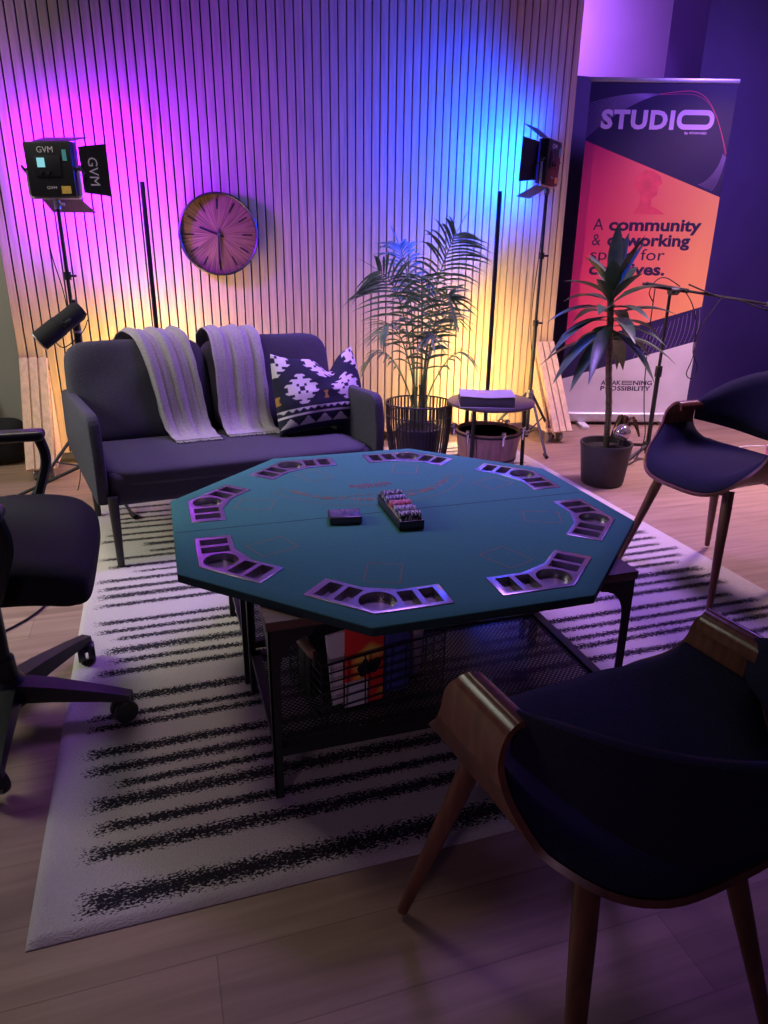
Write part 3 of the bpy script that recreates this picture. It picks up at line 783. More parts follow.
vs = {}
for side in (-1, 1):
    for j in range(NP+1):
        for i in range(NP+1):
            if side == 1 and (i in (0, NP) or j in (0, NP)): vs[(side, i, j)] = vs[(-1, i, j)]; continue
            v_ = b.verts.new(pil_co(i/NP, j/NP, side)); v_[lay] = aztec(i/NP, j/NP)+(1.0,); vs[(side, i, j)] = v_
for side in (-1, 1):
    for j in range(NP):
        for i in range(NP):
            q = [vs[(side, i, j)], vs[(side, i+1, j)], vs[(side, i+1, j+1)], vs[(side, i, j+1)]]
            b.faces.new(q if side == -1 else q[::-1])
po = obj('cover', b, 'pillow', pil, smooth=80)
pil.matrix_world = T(*sofa_pt(0.985, 0.335, 0.570)) @ Rz(SY+radians(2)) @ Matrix.Rotation(radians(-20), 4, 'X') @ Matrix.Rotation(radians(-2), 4, 'Y')

# ------------------------------------------------------------------ moulded wood armchairs
def armchair(loc, rz, label):
    t = thing('lounge_armchair', label, 'armchair', loc, rz, 'walnut armchairs with dark upholstery')
    # half section of the bent sheet: x, z, rear edge y, front edge y
    SEC = [(0, .415, -.232, .255), (.10, .417, -.225, .250), (.170, .432, -.190, .232), (.218, .468, -.130, .190), (.241, .517, -.075, .135),
           (.249, .563, -.050, .104), (.250, .604, -.052, .092), (.245, .632, -.058, .074), (.231, .648, -.062, .060), (.214, .645, -.064, .056), (.205, .633, -.065, .055), (.203, .617, -.065, .055)]
    NS_ = len(SEC)-1
    def sec(k):
        k = max(0.0, min(NS_-1e-6, k)); i = int(k); f = k-i
        g = lambda q: SEC[min(q, NS_)] if q >= 0 else (-SEC[-q][0],)+SEC[-q][1:]
        p0, p1, p2, p3 = g(i-1), g(i), g(i+1), g(i+2)
        return [0.5*(2*p1[c]+(p2[c]-p0[c])*f+(2*p0[c]-5*p1[c]+4*p2[c]-p3[c])*f*f+(3*p1[c]-p0[c]-3*p2[c]+p3[c])*f**3) for c in range(4)]
    def strip(k0, k1, nu, off, inset, nv=13):
        P = []
        for i in range(nu):
            k = k0+(k1-k0)*i/(nu-1); sg = 1 if k >= 0 else -1
            x, z, r0, f0 = sec(abs(k)); x *= sg
            x2, z2, _, _ = sec(abs(k)+0.02); x1, z1, _, _ = sec(max(0, abs(k)-0.02)); tx, tz = (x2-x1)*sg, z2-z1
            ln = sqrt(tx*tx+tz*tz) or 1; nx, nz = -tz/ln*sg, tx/ln*sg          # towards the sitter
            fl = max(0, 1-(abs(k)/3.2)**3); row = []
            for j in range(nv):
                q = j/(nv-1); y = r0+inset+(f0-r0-2*inset)*q
                dz = (-0.022*max(0, (q-0.75)/0.25)**2+0.030*max(0, (0.3-q)/0.3)**2)*fl
                row.append((x+nx*off, y, z+nz*off+dz))
            P.append(row)
        return P
    KS = 4.6
    b = new_bm(); sheet(b, strip(-KS, KS, 45, 0, 0), 0.010); obj('seat_shell', b, 'walnut', t, smooth=50)
    b = new_bm(); sheet(b, strip(-4.9, 4.9, 41, 0.0104, 0.007), lambda i, j: 0.008+0.036*(max(0.0, 1-(2*i-1)**4))*(max(0.0, 1-(2*j-1)**6))**0.6); obj('seat_pad', b, 'chair_fabric', t, smooth=60)
    for sg in (-1, 1):
        b = new_bm(); P = strip(KS*sg, NS_*sg, 40, 0, 0, 9); sheet(b, P if sg > 0 else P[::-1], 0.010); obj('armrest', b, 'walnut_arm', t, smooth=50)
    # wrap-round backrest
    P = []; NA = 41
    for i in range(NA):
        a = pi*i/(NA-1); c_, s_ = cos(a), sin(a); ex = 0.72
        x = -0.222*math.copysign(abs(c_)**ex, c_); y = -0.035-0.297*s_**0.85
        mid_ = s_**0.8
        z1 = 0.646+0.124*mid_; z0 = 0.575-0.065*mid_
        row = []
        ox, oy = (-c_*0.9, -s_)
        for j in range(9):
            q = j/8; lean = 0.135*(q-0.65)*mid_
            row.append((x+ox*lean, y+oy*lean, z0+(z1-z0)*q))
        P.append(row)
    def th_(i, j): return 0.006+0.026*(max(0, 1-(2*j-1)**4))**0.5*(max(0, 1-(2*i-1)**12))**0.5
    b = new_bm(); sheet(b, P, lambda i, j: -th_(i, j)); 
    bmesh.ops.recalc_face_normals(b, faces=b.faces)
    obj('backrest', b, 'chair_fabric', t, smooth=60)
    for sx, sy in ((-1, 1), (1, 1), (-1, -1), (1, -1)):
        b = new_bm(); top = Vector((sx*(0.150 if sy > 0 else 0.125), sy*0.125+0.02, 0.416)); ft = Vector((sx*(0.235 if sy > 0 else 0.205), 0.232 if sy > 0 else -0.215, 0.0137))
        mid_ = top*0.75+ft*0.25
        tube(b, [ft, mid_, top], [0.0105, 0.0185, 0.0195], 12); obj('leg', b, 'walnut', t)
    b = new_bm()
    for sy in (1, -1): box(b, (0, sy*0.125+0.02, 0.405), (0.28, 0.032, 0.020), 0.003)
    box(b, (0, 0.02, 0.402), (0.03, 0.26, 0.016), 0.003); obj('cross_rail', b, 'walnut', t)
    return t
near_chair = armchair((0.610, 0.740, 0), radians(7.5), 'dark walnut armchair in the foreground seen from behind, bottom right')
far_chair = dup(near_chair, (1.975, 2.02, 0), radians(95.5), 'dark walnut armchair facing the poker table beside the potted dracaena')

# ------------------------------------------------------------------ office chair
oc = thing('office_chair', 'black office swivel chair with looped armrests at the left edge', 'office chair', (-0.454, 1.785, 0))
b = new_bm()
def seat_fn(v): 
    v = v.copy(); v.z -= 0.035*max(0, (v.x/0.235))**3; v.z += 0.012*(abs(v.y)/0.25)**2; return v
puffy(b, (-0.005, 0.095, 0.458), (0.51, 0.56, 0.115), 9, 4, 22, fn=seat_fn); obj('seat', b, 'mesh_fabric', oc, smooth=60)
b = new_bm(); puffy(b, (-0.31, 0.10, 0.86), (0.07, 0.46, 0.56), 5, 3, 14); obj('backrest', b, 'mesh_fabric', oc)
b = new_bm(); tube(b, smooth_path([(-0.05, 0.10, 0.40), (-0.28, 0.10, 0.42), (-0.36, 0.10, 0.55), (-0.355, 0.10, 0.80)], 5), 0.02, 8); obj('back_bracket', b, 'black_plastic', oc)
for y in (0.10+0.335, 0.10-0.335):
    b = new_bm()
    lp = path_round([(0.10, y, 0.675), (0.118, y, 0.60), (0.06, y, 0.44), (-0.02, y*0.55+0.045, 0.405)], 0.05, 6)
    tube(b, lp, 0.015, 10); obj('arm_post', b, 'black_plastic', oc)
    b = new_bm(); tube(b, path_round([(-0.16, y, 0.655), (-0.13, y, 0.50), (-0.06, y*0.55+0.045, 0.405)], 0.05, 6), 0.013, 10); obj('arm_post', b, 'black_plastic', oc)
    b = new_bm(); box(b, (-0.03, y, 0.672), (0.30, 0.062, 0.030), 0.013, seg=4); obj('arm_pad', b, 'black_plastic', oc)
b = new_bm(); lathe(b, [(0, 0.08), (0.034, 0.08), (0.030, 0.20), (0.022, 0.21), (0.022, 0.40), (0, 0.40)], 20); obj('gas_lift', b, 'black_metal', oc)
b = new_bm(); box(b, (0, 0.05, 0.405), (0.20, 0.22, 0.03), 0.008); obj('seat_plate', b, 'black_metal', oc)
b = new_bm(); A0 = radians(-15)
tipz = 0.085
for k in range(5):
    a = A0+k*2*pi/5; d = Vector((cos(a), sin(a), 0)); s_ = Vector((-sin(a), cos(a), 0))
    P = []
    for (r, wd, zb, zt) in ((0.02, 0.036, 0.085, 0.135), (0.12, 0.030, 0.085, 0.125), (0.24, 0.022, 0.078, 0.105), (0.315, 0.018, 0.070, 0.090)):
        P.append([d*r+s_*wd+Vector((0, 0, zb)), d*r+s_*wd*0.8+Vector((0, 0, zt)), d*r-s_*wd*0.8+Vector((0, 0, zt)), d*r-s_*wd+Vector((0, 0, zb))])
    rg = [[b.verts.new(q) for q in row] for row in P]
    for r0, r1 in zip(rg, rg[1:]):
        for m_ in range(4): b.faces.new((r0[m_], r0[(m_+1) % 4], r1[(m_+1) % 4], r1[m_]))
    b.faces.new(rg[-1]); b.faces.new(rg[0][::-1])
lathe(b, [(0, 0.07), (0.05, 0.07), (0.05, 0.13), (0.036, 0.145), (0, 0.145)], 20)
bmesh.ops.recalc_face_normals(b, faces=b.faces)
obj('star_base', b, 'black_plastic', oc)
for k in range(5):
    a = A0+k*2*pi/5; b = new_bm(); x, y = 0.304*cos(a), 0.304*sin(a); yaw = a+0.7
    zw = 0.0135 if k in (0, 1, 4) else 0.0
    for s in (-1, 1):
        lathe(b, [(0, -0.009), (0.028, -0.010), (0.031, -0.005), (0.031, 0.005), (0.028, 0.010), (0, 0.009)], 20, mx=T(x, y, 0.0315+zw) @ Rz(yaw) @ T(-0.012, s*0.014, 0) @ RX90)
    box(b, (0, 0, 0), (0.030, 0.014, 0.035), 0.004, mx=T(x, y, 0.052+zw*0.5) @ Rz(yaw))
    tube(b, [(x, y, 0.05), (x, y, 0.082)], 0.006, 8)
    obj('caster', b, 'black_plastic', oc)
oc.rotation_euler = (0, 0, 0)

# ------------------------------------------------------------------ light stands and lamp heads
def light_stand(loc, top, apex, legr, a0, label):
    t = thing('light_stand', label, 'light stand', loc, 0)
    b = new_bm(); tube(b, [(0, 0, 0.06), (0, 0, top*0.52)], 0.0125, 10); obj('lower_pole', b, 'black_metal', t)
    b = new_bm(); tube(b, [(0, 0, top*0.50), (0, 0, top)], 0.009, 10); obj('upper_pole', b, 'black_metal', t)
    for z in (top*0.52, top*0.78):
        b = new_bm(); lathe(b, [(0.010, -0.018), (0.017, -0.018), (0.017, 0.018), (0.010, 0.018)], 14, (0, 0, z)); tube(b, [(0, 0, z), (0.04, -0.01, z)], 0.006, 8); obj('clamp_knob', b, 'black_plastic', t)
    b = new_bm(); lathe(b, [(0.011, -0.02), (0.022, -0.02), (0.022, 0.02), (0.011, 0.02)], 14, (0, 0, apex)); obj('leg_collar', b, 'grey_metal', t)
    b = new_bm(); lathe(b, [(0.011, -0.015), (0.02, -0.015), (0.02, 0.015), (0.011, 0.015)], 14, (0, 0, 0.09)); obj('brace_collar', b, 'grey_metal', t)
    for k in range(3):
        a = a0+k*2*pi/3; d = Vector((cos(a), sin(a), 0))
        b = new_bm(); tube(b, [d*0.018+Vector((0, 0, apex)), d*legr+Vector((0, 0, 0.012))], 0.0085, 8); obj('leg', b, 'black_metal', t)
        b = new_bm(); tube(b, [Vector((0, 0, 0.09))+d*0.016, d*legr*0.55+Vector((0, 0, 0.012+(apex-0.012)*0.45))], 0.005, 6); obj('brace', b, 'black_metal', t)
        b = new_bm(); tube(b, [d*(legr-0.025)+Vector((0, 0, 0.024)), d*(legr+0.01)+Vector((0, 0, 0.011))], 0.0115, 10); obj('rubber_foot', b, 'black_rubber', t)
    return t
LS1 = (-0.370, 3.86); LS2 = (2.200, 3.93)
light_stand((LS1[0], LS1[1], 0), 1.335, 0.34, 0.36, radians(215), 'black tripod light stand behind the left end of the sofa')
light_stand((LS2[0], LS2[1], 0), 1.470, 0.34, 0.30, radians(26), 'black tripod light stand beside the round side table')
def led_panel(loc, rz, pitch, label, em, back_logo):
    t = thing('led_panel_light', label, 'studio light', loc, rz)
    S, D = 0.225, 0.050; H2 = 0.165   # front faces +y (towards the wall)
    MP = T(0, 0, H2) @ Matrix.Rotation(pitch, 4, 'X')
    b = new_bm(); box(b, (0, 0, 0), (S, D, S), 0.006, mx=MP); obj('housing', b, 'black_plastic', t)
    b = new_bm(); box(b, (0, D/2+0.004, 0), (S-0.004, 0.008, S-0.004), 0.002, mx=MP); obj('front_bezel', b, 'blue_glow_frame', t)
    b = new_bm(); v_ = [b.verts.new(MP @ Vector(p)) for p in ((-.094, D/2+.0095, -.094), (-.094, D/2+.0095, .094), (.094, D/2+.0095, .094), (.094, D/2+.0095, -.094))]
    b.faces.new(v_); obj('diffuser', b, emit_mat('panel_glow', em[0], em[1]), t, smooth=0)
    def door(name, sgn, axis, ang, text=None):
        L1 = 0.125; wid = S*0.98
        b = new_bm(); hp = Vector((0, D/2+0.004, 0))
        if axis == 'x':     # side doors, hinged on the vertical edges
            dm = MP @ T(sgn*(S/2+0.004), D/2, 0) @ Rz(-sgn*ang)      # local +y outwards from the light
            poly = [(-wid/2*0.86, 0.006), (wid/2*0.86, 0.006), (wid/2, L1), (-wid/2, L1)]
            prism(b, [(p[1], p[0]) for p in poly], -0.0012, 0.0012, dm @ Matrix(((0, 0, 1, 0), (1, 0, 0, 0), (0, 1, 0, 0), (0, 0, 0, 1))))
        else:
            dm = MP @ T(0, D/2, sgn*(S/2+0.004)) @ Matrix.Rotation(sgn*ang, 4, 'X')
            poly = [(-wid/2*0.86, 0.006), (wid/2*0.86, 0.006), (wid/2, L1), (-wid/2, L1)]
            prism(b, poly, -0.0012, 0.0012, dm)
        o = obj(name, b, 'black_metal', t)
        if text:
            b = new_bm()
            # outer face of the door looks back towards the room
            mt = dm @ T(sgn*0.0016, L1*0.56, 0) @ Matrix.Rotation(pi/2, 4, 'Z') @ RX90 if False else dm @ Matrix(((0, 0, 1, 0.0016*sgn), (0, 1, 0, 0), (-1, 0, 0, 0), (0, 0, 0, 1)))
            add_text(b, 'GVM', 0.058, mt @ T(-0.055, 0.040, 0), depth=0.0004, bold=0.0)
            obj('lettering', b, 'lettering_white', o)
        return o
    door('barn_door', 1, 'x', radians(62 if back_logo else 35), text=back_logo); door('barn_door', -1, 'x', radians(35 if back_logo else 62))
    door('barn_door', 1, 'z', radians(12 if back_logo else 34)); door('barn_door', -1, 'z', radians(30))
    # control side (faces the room)
    MB2 = MP @ T(0, -D/2-0.001, 0) @ RX90 @ Matrix.Diagonal((1.13, 1.13, 1, 1))
    b = new_bm(); fit_text(b, 'GVM', -0.043, 0.026, 0.022, 0.060, MB2, depth=0.0006); obj('logo', b, 'lettering_white', t)
    b = new_bm(); box(b, (-0.005, 0.010, 0.002), (0.115, 0.075, 0.005), 0.002, mx=MB2); obj('control_plate', b, 'black_metal', t)
    b = new_bm(); box(b, (-0.030, 0.024, 0.0055), (0.032, 0.034, 0.002), mx=MB2); obj('display', b, 'screen' if back_logo else 'dark_box', t)
    b = new_bm()
    for x in (-0.032, 0.0): lathe(b, [(0, 0), (0.008, 0), (0.007, 0.010), (0, 0.010)], 16, mx=MB2 @ T(x, -0.012, 0.004))
    obj('dial', b, 'black_plastic', t)
    b = new_bm(); box(b, (0.060, -0.075, 0.0008), (0.040, 0.028, 0.0012), mx=MB2); obj('warning_sticker', b, 'sticker_yellow', t)
    b = new_bm(); box(b, (0.072, 0.050, 0.0008), (0.018, 0.040, 0.0012), mx=MB2); obj('label_sticker', b, 'sticker_cyan', t)
    b = new_bm(); fit_text(b, 'GVM', -0.022, 0.020, 0.010, -0.072, MB2, depth=0.0004); obj('model_lettering', b, 'lettering_white', t)
    # yoke
    b = new_bm()
    tube(b, path_round([(-S/2-0.014, 0, H2), (-S/2-0.014, 0, H2-0.118), (S/2+0.014, 0, H2-0.118), (S/2+0.014, 0, H2)], 0.02, 4), 0.006, 8); obj('yoke', b, 'silver_rail', t)
    for s in (-1, 1):
        b = new_bm(); tube(b, [(s*(S/2+0.002), 0, H2), (s*(S/2+0.022), 0, H2)], 0.007, 8); tube(b, [(s*(S/2+0.026), -0.018, H2+0.014), (s*(S/2+0.026), 0.018, H2-0.014)], 0.006, 8); obj('tilt_knob', b, 'black_plastic', t)
    b = new_bm(); lathe(b, [(0, 0), (0.015, 0), (0.015, 0.036), (0, 0.036)], 14); tube(b, [(0, 0, 0.02), (0.035, 0, 0.02)], 0.006, 8); obj('spigot', b, 'grey_metal', t)
    return t
led_panel((LS1[0], LS1[1], 1.3355), radians(-25), radians(2), 'square black LED panel with barn doors glowing magenta on the left stand', PANEL_MAGENTA, True)
led_panel((LS2[0], LS2[1], 1.4705), radians(42), radians(2), 'square black LED panel with barn doors glowing blue on the right stand', PANEL_BLUE, False)

def tube_lamp(loc, h, label, top):
    t = thing('corner_tube_lamp', label, 'floor lamp', loc)
    b = new_bm(); box(b, (0, 0, h/2+0.012), (0.022, 0.016, h-0.024), 0.002); obj('pole', b, 'black_metal', t)
    b = new_bm(); lathe(b, [(0, 0), (0.085, 0), (0.085, 0.010), (0.02, 0.014), (0, 0.014)], 28); obj('base', b, 'black_metal', t)
    b = new_bm(); box(b, (0, 0.0105, h/2+0.03), (0.014, 0.005, h-0.10)); obj('light_strip', b, tube_mat('tube_glow', *TUBE_WARM, top), t, smooth=0)
    return t
tube_lamp((0.013, 3.90, 0.0136), 1.452, 'slim black corner lamp washing the slats amber behind the sofa', (1.0, 0.62, 0.75))
tube_lamp((1.893, 3.90, 0.0136), 1.467, 'slim black corner lamp washing the slats amber beside the palm', (0.1, 0.75, 1.0))

# ------------------------------------------------------------------ wall clock
ck = thing('wall_clock', 'round wooden wall clock with dark rim on the slatted partition', 'clock', (0.385, SW_Y-0.0005, 1.238))
MC = RX90   # local z of lathe -> -y (towards the room)
b = new_bm(); lathe(b, [(0.180, 0.0), (0.212, 0.0), (0.212, 0.048), (0.206, 0.052), (0.201, 0.048), (0.201, 0.012), (0.180, 0.012), (0.18, 0.0)], 72, mx=MC); obj('rim', b, mat('clock_rim', (0.05, 0.04, 0.045), 0.35, 0.6, 0.1, 20), ck)
def clock_face_mat():
    m = bpy.data.materials.new('radial_wood'); m.use_nodes = True; n, l = nodes_of(m); bs = n['Principled BSDF']
    tc = n.new('ShaderNodeTexCoord'); sx = n.new('ShaderNodeSeparateXYZ'); l.new(tc.outputs['Object'], sx.inputs[0])
    a = n.new('ShaderNodeMath'); a.operation = 'ARCTAN2'; l.new(sx.outputs[2], a.inputs[0]); l.new(sx.outputs[0], a.inputs[1])
    r = n.new('ShaderNodeVectorMath'); r.operation = 'LENGTH'; l.new(tc.outputs['Object'], r.inputs[0])
    cb = n.new('ShaderNodeCombineXYZ'); l.new(a.outputs[0], cb.inputs[0]); l.new(r.outputs['Value'], cb.inputs[1])
    mp = n.new('ShaderNodeMapping'); mp.inputs['Scale'].default_value = (9, 3, 1); l.new(cb.outputs[0], mp.inputs[0])
    nz = n.new('ShaderNodeTexNoise'); nz.inputs['Scale'].default_value = 2.0; nz.inputs['Detail'].default_value = 5; l.new(mp.outputs[0], nz.inputs['Vector'])
    rp = n.new('ShaderNodeValToRGB'); e = rp.color_ramp.elements
    e[0].position = 0.30; e[0].color = (0.10, 0.045, 0.025, 1); e[1].position = 0.62; e[1].color = (0.36, 0.19, 0.10, 1)
    l.new(nz.outputs['Fac'], rp.inputs[0]); l.new(rp.outputs[0], bs.inputs['Base Color']); bs.inputs['Roughness'].default_value = 0.5
    return m
b = new_bm(); lathe(b, [(0, 0.004), (0.201, 0.004), (0.201, 0.014), (0, 0.014)], 72, mx=MC); obj('face', b, clock_face_mat(), ck)
for k in range(12):
    a = k*pi/6; b = new_bm(); box(b, (0, 0.155, 0.0152), (0.007, 0.052, 0.0022), mx=MC @ Rz(a)); obj('hour_mark', b, 'black_plastic', ck)
for nm, ln, wd, ang, z in (('hour_hand', 0.115, 0.010, 70, 0.018), ('minute_hand', 0.165, 0.007, 178, 0.021), ('second_hand', 0.15, 0.003, 184, 0.024)):
    b = new_bm(); box(b, (0, ln/2-0.02, z), (wd, ln+0.02, 0.0018), mx=MC @ Rz(radians(ang))); lathe(b, [(0, z-.001), (0.009, z-.001), (0.009, z+.0012), (0, z+.0012)], 16, mx=MC)
    obj(nm, b, 'black_plastic' if nm != 'second_hand' else 'grey_metal', ck)

# ------------------------------------------------------------------ broadcast microphone, left
mst = thing('microphone_stand', 'black microphone stand behind the left end of the sofa', 'microphone stand', (-0.335, 3.60, 0))
b = new_bm(); tube(b, [(0, 0, 0.05), (0, 0, 0.86)], 0.017, 10); obj('lower_pole', b, 'black_metal', mst)
b = new_bm(); tube(b, [(0, 0, 0.84), (0, 0, 0.95)], 0.010, 10); obj('upper_pole', b, 'black_metal', mst)
b = new_bm(); lathe(b, [(0.013, 0.805), (0.0215, 0.805), (0.0215, 0.815), (0.013, 0.815)], 14); obj('collar_ring', b, 'silver_rail', mst)
for k in range(3):
    a = radians(-66)+k*2*pi/3; d = Vector((cos(a), sin(a), 0)); b = new_bm()
    tube(b, [Vector((0, 0, 0.20)), d*0.40+Vector((0, 0, 0.024))], 0.008, 8); obj('leg', b, 'black_metal', mst)
    b = new_bm(); tube(b, [d*0.385+Vector((0, 0, 0.030)), d*0.43+Vector((0, 0, 0.026))], 0.0125, 8); obj('rubber_foot', b, 'black_rubber', mst)
mic = thing('studio_microphone', 'black broadcast microphone tilted down beside the left stand above the sofa', 'microphone', (-0.335, 3.60, 0.915))
# local frame: body axis from front (lower left) to rear (upper right)
pA = Vector((-0.160, -0.06, -0.140)); pB = Vector((0.034, -0.03, 0.000))
ax = (pB-pA).normalized(); x_, y_ = frame_at(ax)
mm = Matrix.Identity(4)
for i in range(3): mm[i][0] = x_[i]; mm[i][1] = y_[i]; mm[i][2] = ax[i]; mm[i][3] = pA[i]
Lm = (pB-pA).length
b = new_bm(); lathe(b, [(0, 0.0), (0.041, 0.0), (0.046, 0.004), (0.046, Lm*0.48), (0.043, Lm*0.5), (0, Lm*0.5)], 28, mx=mm); obj('windscreen', b, 'black_rubber', mic)
b = new_bm(); lathe(b, [(0, Lm*0.5), (0.043, Lm*0.5), (0.043, Lm*0.9), (0.032, Lm), (0, Lm*1.01)], 28, mx=mm); obj('body', b, 'black_rubber', mic)
b = new_bm(); lathe(b, [(0.0455, Lm*0.0), (0.0475, 0.0), (0.0475, 0.006), (0.0455, 0.006)], 28, mx=mm); obj('front_ring', b, 'grey_metal', mic)
pM = pA+ax*Lm*0.55
b = new_bm(); tube(b, path_round([pM+x_*0.052, pM+x_*0.055+ax*0.03, Vector((0.015, 0, -0.02)), pM-x_*0.055+ax*0.03, pM-x_*0.052], 0.03, 5), 0.006, 8); obj('yoke', b, 'black_metal', mic)
for s in (-1, 1):
    b = new_bm(); tube(b, [pM+x_*0.040*s, pM+x_*0.066*s], 0.011, 12); obj('pivot_knob', b, 'black_plastic', mic)
b = new_bm(); tube(b, [Vector((0.0, -0.01, -0.03)), Vector((0.028, -0.035, -0.03))], 0.010, 10); obj('clamp_knob', b, 'black_plastic', mic)
b = new_bm(); tube(b, smooth_path([pA+ax*0.06-y_*0.0-x_*0.04, pA+ax*0.08+Vector((0.03, 0, -0.075)), pA+ax*0.19+Vector((0.03, 0, -0.075)), pB+Vector((0.018, 0, -0.05))], 6), 0.0025, 6); obj('cable', b, 'black_rubber', mic)

# ------------------------------------------------------------------ roll-up banner
BU = Vector((0.958, -0.288, 0)).normalized(); BO = Vector((2.808, 4.374, 0))
ban = thing('rollup_banner', 'tall roll-up banner with coral panel and STUDIO heading right of the partition', 'banner', BO, atan2(BU.y, BU.x))
BX0, BX1, BZ0, BZ1 = -0.105, 0.805, 0.085, 2.150
bmF = RX90   # (x, y) -> (x, z), front normal -y
def flat(name, poly, y, m, parent, th=0.0004):
    b = new_bm(); prism(b, poly, 0, th, T(0, y, 0) @ bmF); return obj(name, b, m, parent, smooth=0)
def coral_mat():
    m = bpy.data.materials.new('banner_coral'); m.use_nodes = True; n, l = nodes_of(m); bs = n['Principled BSDF']
    tc = n.new('ShaderNodeTexCoord'); sx = n.new('ShaderNodeSeparateXYZ'); l.new(tc.outputs['Object'], sx.inputs[0])
    k = n.new('ShaderNodeMath'); k.operation = 'MULTIPLY_ADD'; k.inputs[1].default_value = 1.05; k.inputs[2].default_value = 0.10; l.new(sx.outputs[0], k.inputs[0])
    k2 = n.new('ShaderNodeMath'); k2.operation = 'MULTIPLY_ADD'; k2.inputs[1].default_value = -0.12; l.new(sx.outputs[2], k2.inputs[0]); l.new(k.outputs[0], k2.inputs[2])
    k3 = n.new('ShaderNodeMath'); k3.operation = 'ADD'; k3.inputs[1].default_value = 0.14; l.new(k2.outputs[0], k3.inputs[0])
    rp = n.new('ShaderNodeValToRGB'); e = rp.color_ramp.elements
    e[0].position = 0.05; e[0].color = (0.62, 0.03, 0.16, 1); e[1].position = 0.85; e[1].color = (0.85, 0.34, 0.15, 1)
    q = e.new(0.4); q.color = (0.80, 0.13, 0.15, 1)
    l.new(k3.outputs[0], rp.inputs[0]); l.new(rp.outputs[0], bs.inputs['Base Color']); bs.inputs['Roughness'].default_value = 0.42
    return m
MT['banner_navy'] = mat('banner_navy', (0.022, 0.014, 0.085), 0.40, 0, 0.08, 4)
MT['banner_white'] = mat('banner_white', (0.62, 0.58, 0.68), 0.45, 0, 0.10, 5)
MT['banner_ink'] = mat('banner_ink', (0.02, 0.012, 0.07), 0.45, 0, 0.05, 10)
MT['banner_line'] = mat('banner_line', (0.30, 0.20, 0.55), 0.45, 0, 0.05, 10)
MT['banner_line_red'] = mat('banner_line_red', (0.62, 0.05, 0.20), 0.45, 0, 0.05, 10)
MT['banner_title'] = mat('banner_title', (0.66, 0.46, 0.85), 0.45, 0, 0.03, 10)
def on(z, dx=0): return z
sheet_o = flat('fabric', [(BX0, BZ0), (BX1, BZ0), (BX1, BZ1), (BX0, BZ1)], 0.0, 'banner_navy', ban, 0.0012)
flat('coral_panel', [(BX0, 0.548), (BX1, 0.825), (BX1, 1.508), (BX0, 1.824)], -0.0014, coral_mat(), ban)
flat('white_panel', [(BX0, BZ0), (BX1, BZ0), (BX1, 0.594), (BX0, 0.325)], -0.0014, 'banner_white', ban)
# faint portrait-like bust and line waves printed on the fabric
b = new_bm()
bust = [(0.28, 1.40), (0.31, 1.47), (0.31, 1.53), (0.27, 1.58), (0.275, 1.64), (0.32, 1.685), (0.37, 1.68), (0.41, 1.645), (0.425, 1.60), (0.405, 1.585), (0.405, 1.53), (0.375, 1.50), (0.38, 1.455), (0.44, 1.42), (0.46, 1.40)]
prism(b, [(0.34+(x-0.34)*1.15-0.02, 1.40+(z-1.40)*0.92) for x, z in bust], 0, 0.0003, T(0, -0.0019, 0) @ bmF); obj('bust_print', b, mat('banner_bust', (0.74, 0.075, 0.13), 0.45, 0, 0.15, 14), ban, smooth=0)
def ribbon(bm, pts, wd, y=-0.0016):
    for p, q in zip(pts, pts[1:]):
        p, q = Vector(p), Vector(q); d = (q-p).normalized(); nn = Vector((-d.y, d.x))*wd/2
        bm.faces.new([bm.verts.new((v.x, y, v.y)) for v in (p-nn, q-nn, q+nn, p+nn)])
def bez(p0, p1, p2, p3, n=22):
    r = []
    for i in range(n+1):
        t = i/n; r.append(tuple(p0[c]*(1-t)**3+3*p1[c]*t*(1-t)**2+3*p2[c]*t*t*(1-t)+p3[c]*t**3 for c in (0, 1)))
    return r
b = new_bm()
for i in range(17):       # fan of lines, top left
    k = i/16; ribbon(b, [(max(BX0, BX0+0.35*k-0.02), 2.045-0.0*k-0.20*(1-k)), (BX0+0.0+0.42*k*0.0+0.0, 0)] if False else bez((BX0, 2.03-0.19*k), (BX0+0.12, 2.06-0.10*k), (BX0+0.25+0.1*k, 2.10-0.02*k), (BX0+0.45, 2.085)), 0.0022)
for i in range(7):
    k = i/6; ribbon(b, bez((0.80-0.02*k, 1.74+0.02*k), (0.79-0.02*k, 1.66), (0.775-0.08*k, 1.58), (0.74-0.09*k, 1.545+0.035*k)), 0.0022)
for i in range(14):
    k = i/13; x = 0.38+0.40*k; zb = 0.46+0.12*k+0.012; zt = 0.66+0.15*k
    ribbon(b, bez((x, zb), (x+0.03, zb+0.07), (x+0.03, zt-0.07), (x+0.06*(1-k)+0.012, zt)), 0.0024)
obj('line_wave_print', b, 'banner_line', ban, smooth=0)
b = new_bm()
ribbon(b, bez((0.30, 2.085), (0.55, 2.10), (0.62, 2.20), (0.80, 1.76), 30), 0.004)
ribbon(b, bez((0.34, 2.083), (0.57, 2.09), (0.66, 2.14), (0.80, 1.74), 30), 0.002)
obj('red_curve_print', b, 'banner_line_red', ban, smooth=0)
b = new_bm(); b.normal_update()
MBF = T(0, -0.0018, 0) @ bmF
fit_text(b, 'STUDI', -0.020, 0.440, 0.098, 1.897, MBF, depth=0.0002, bold=0.006, spacing=1.12)
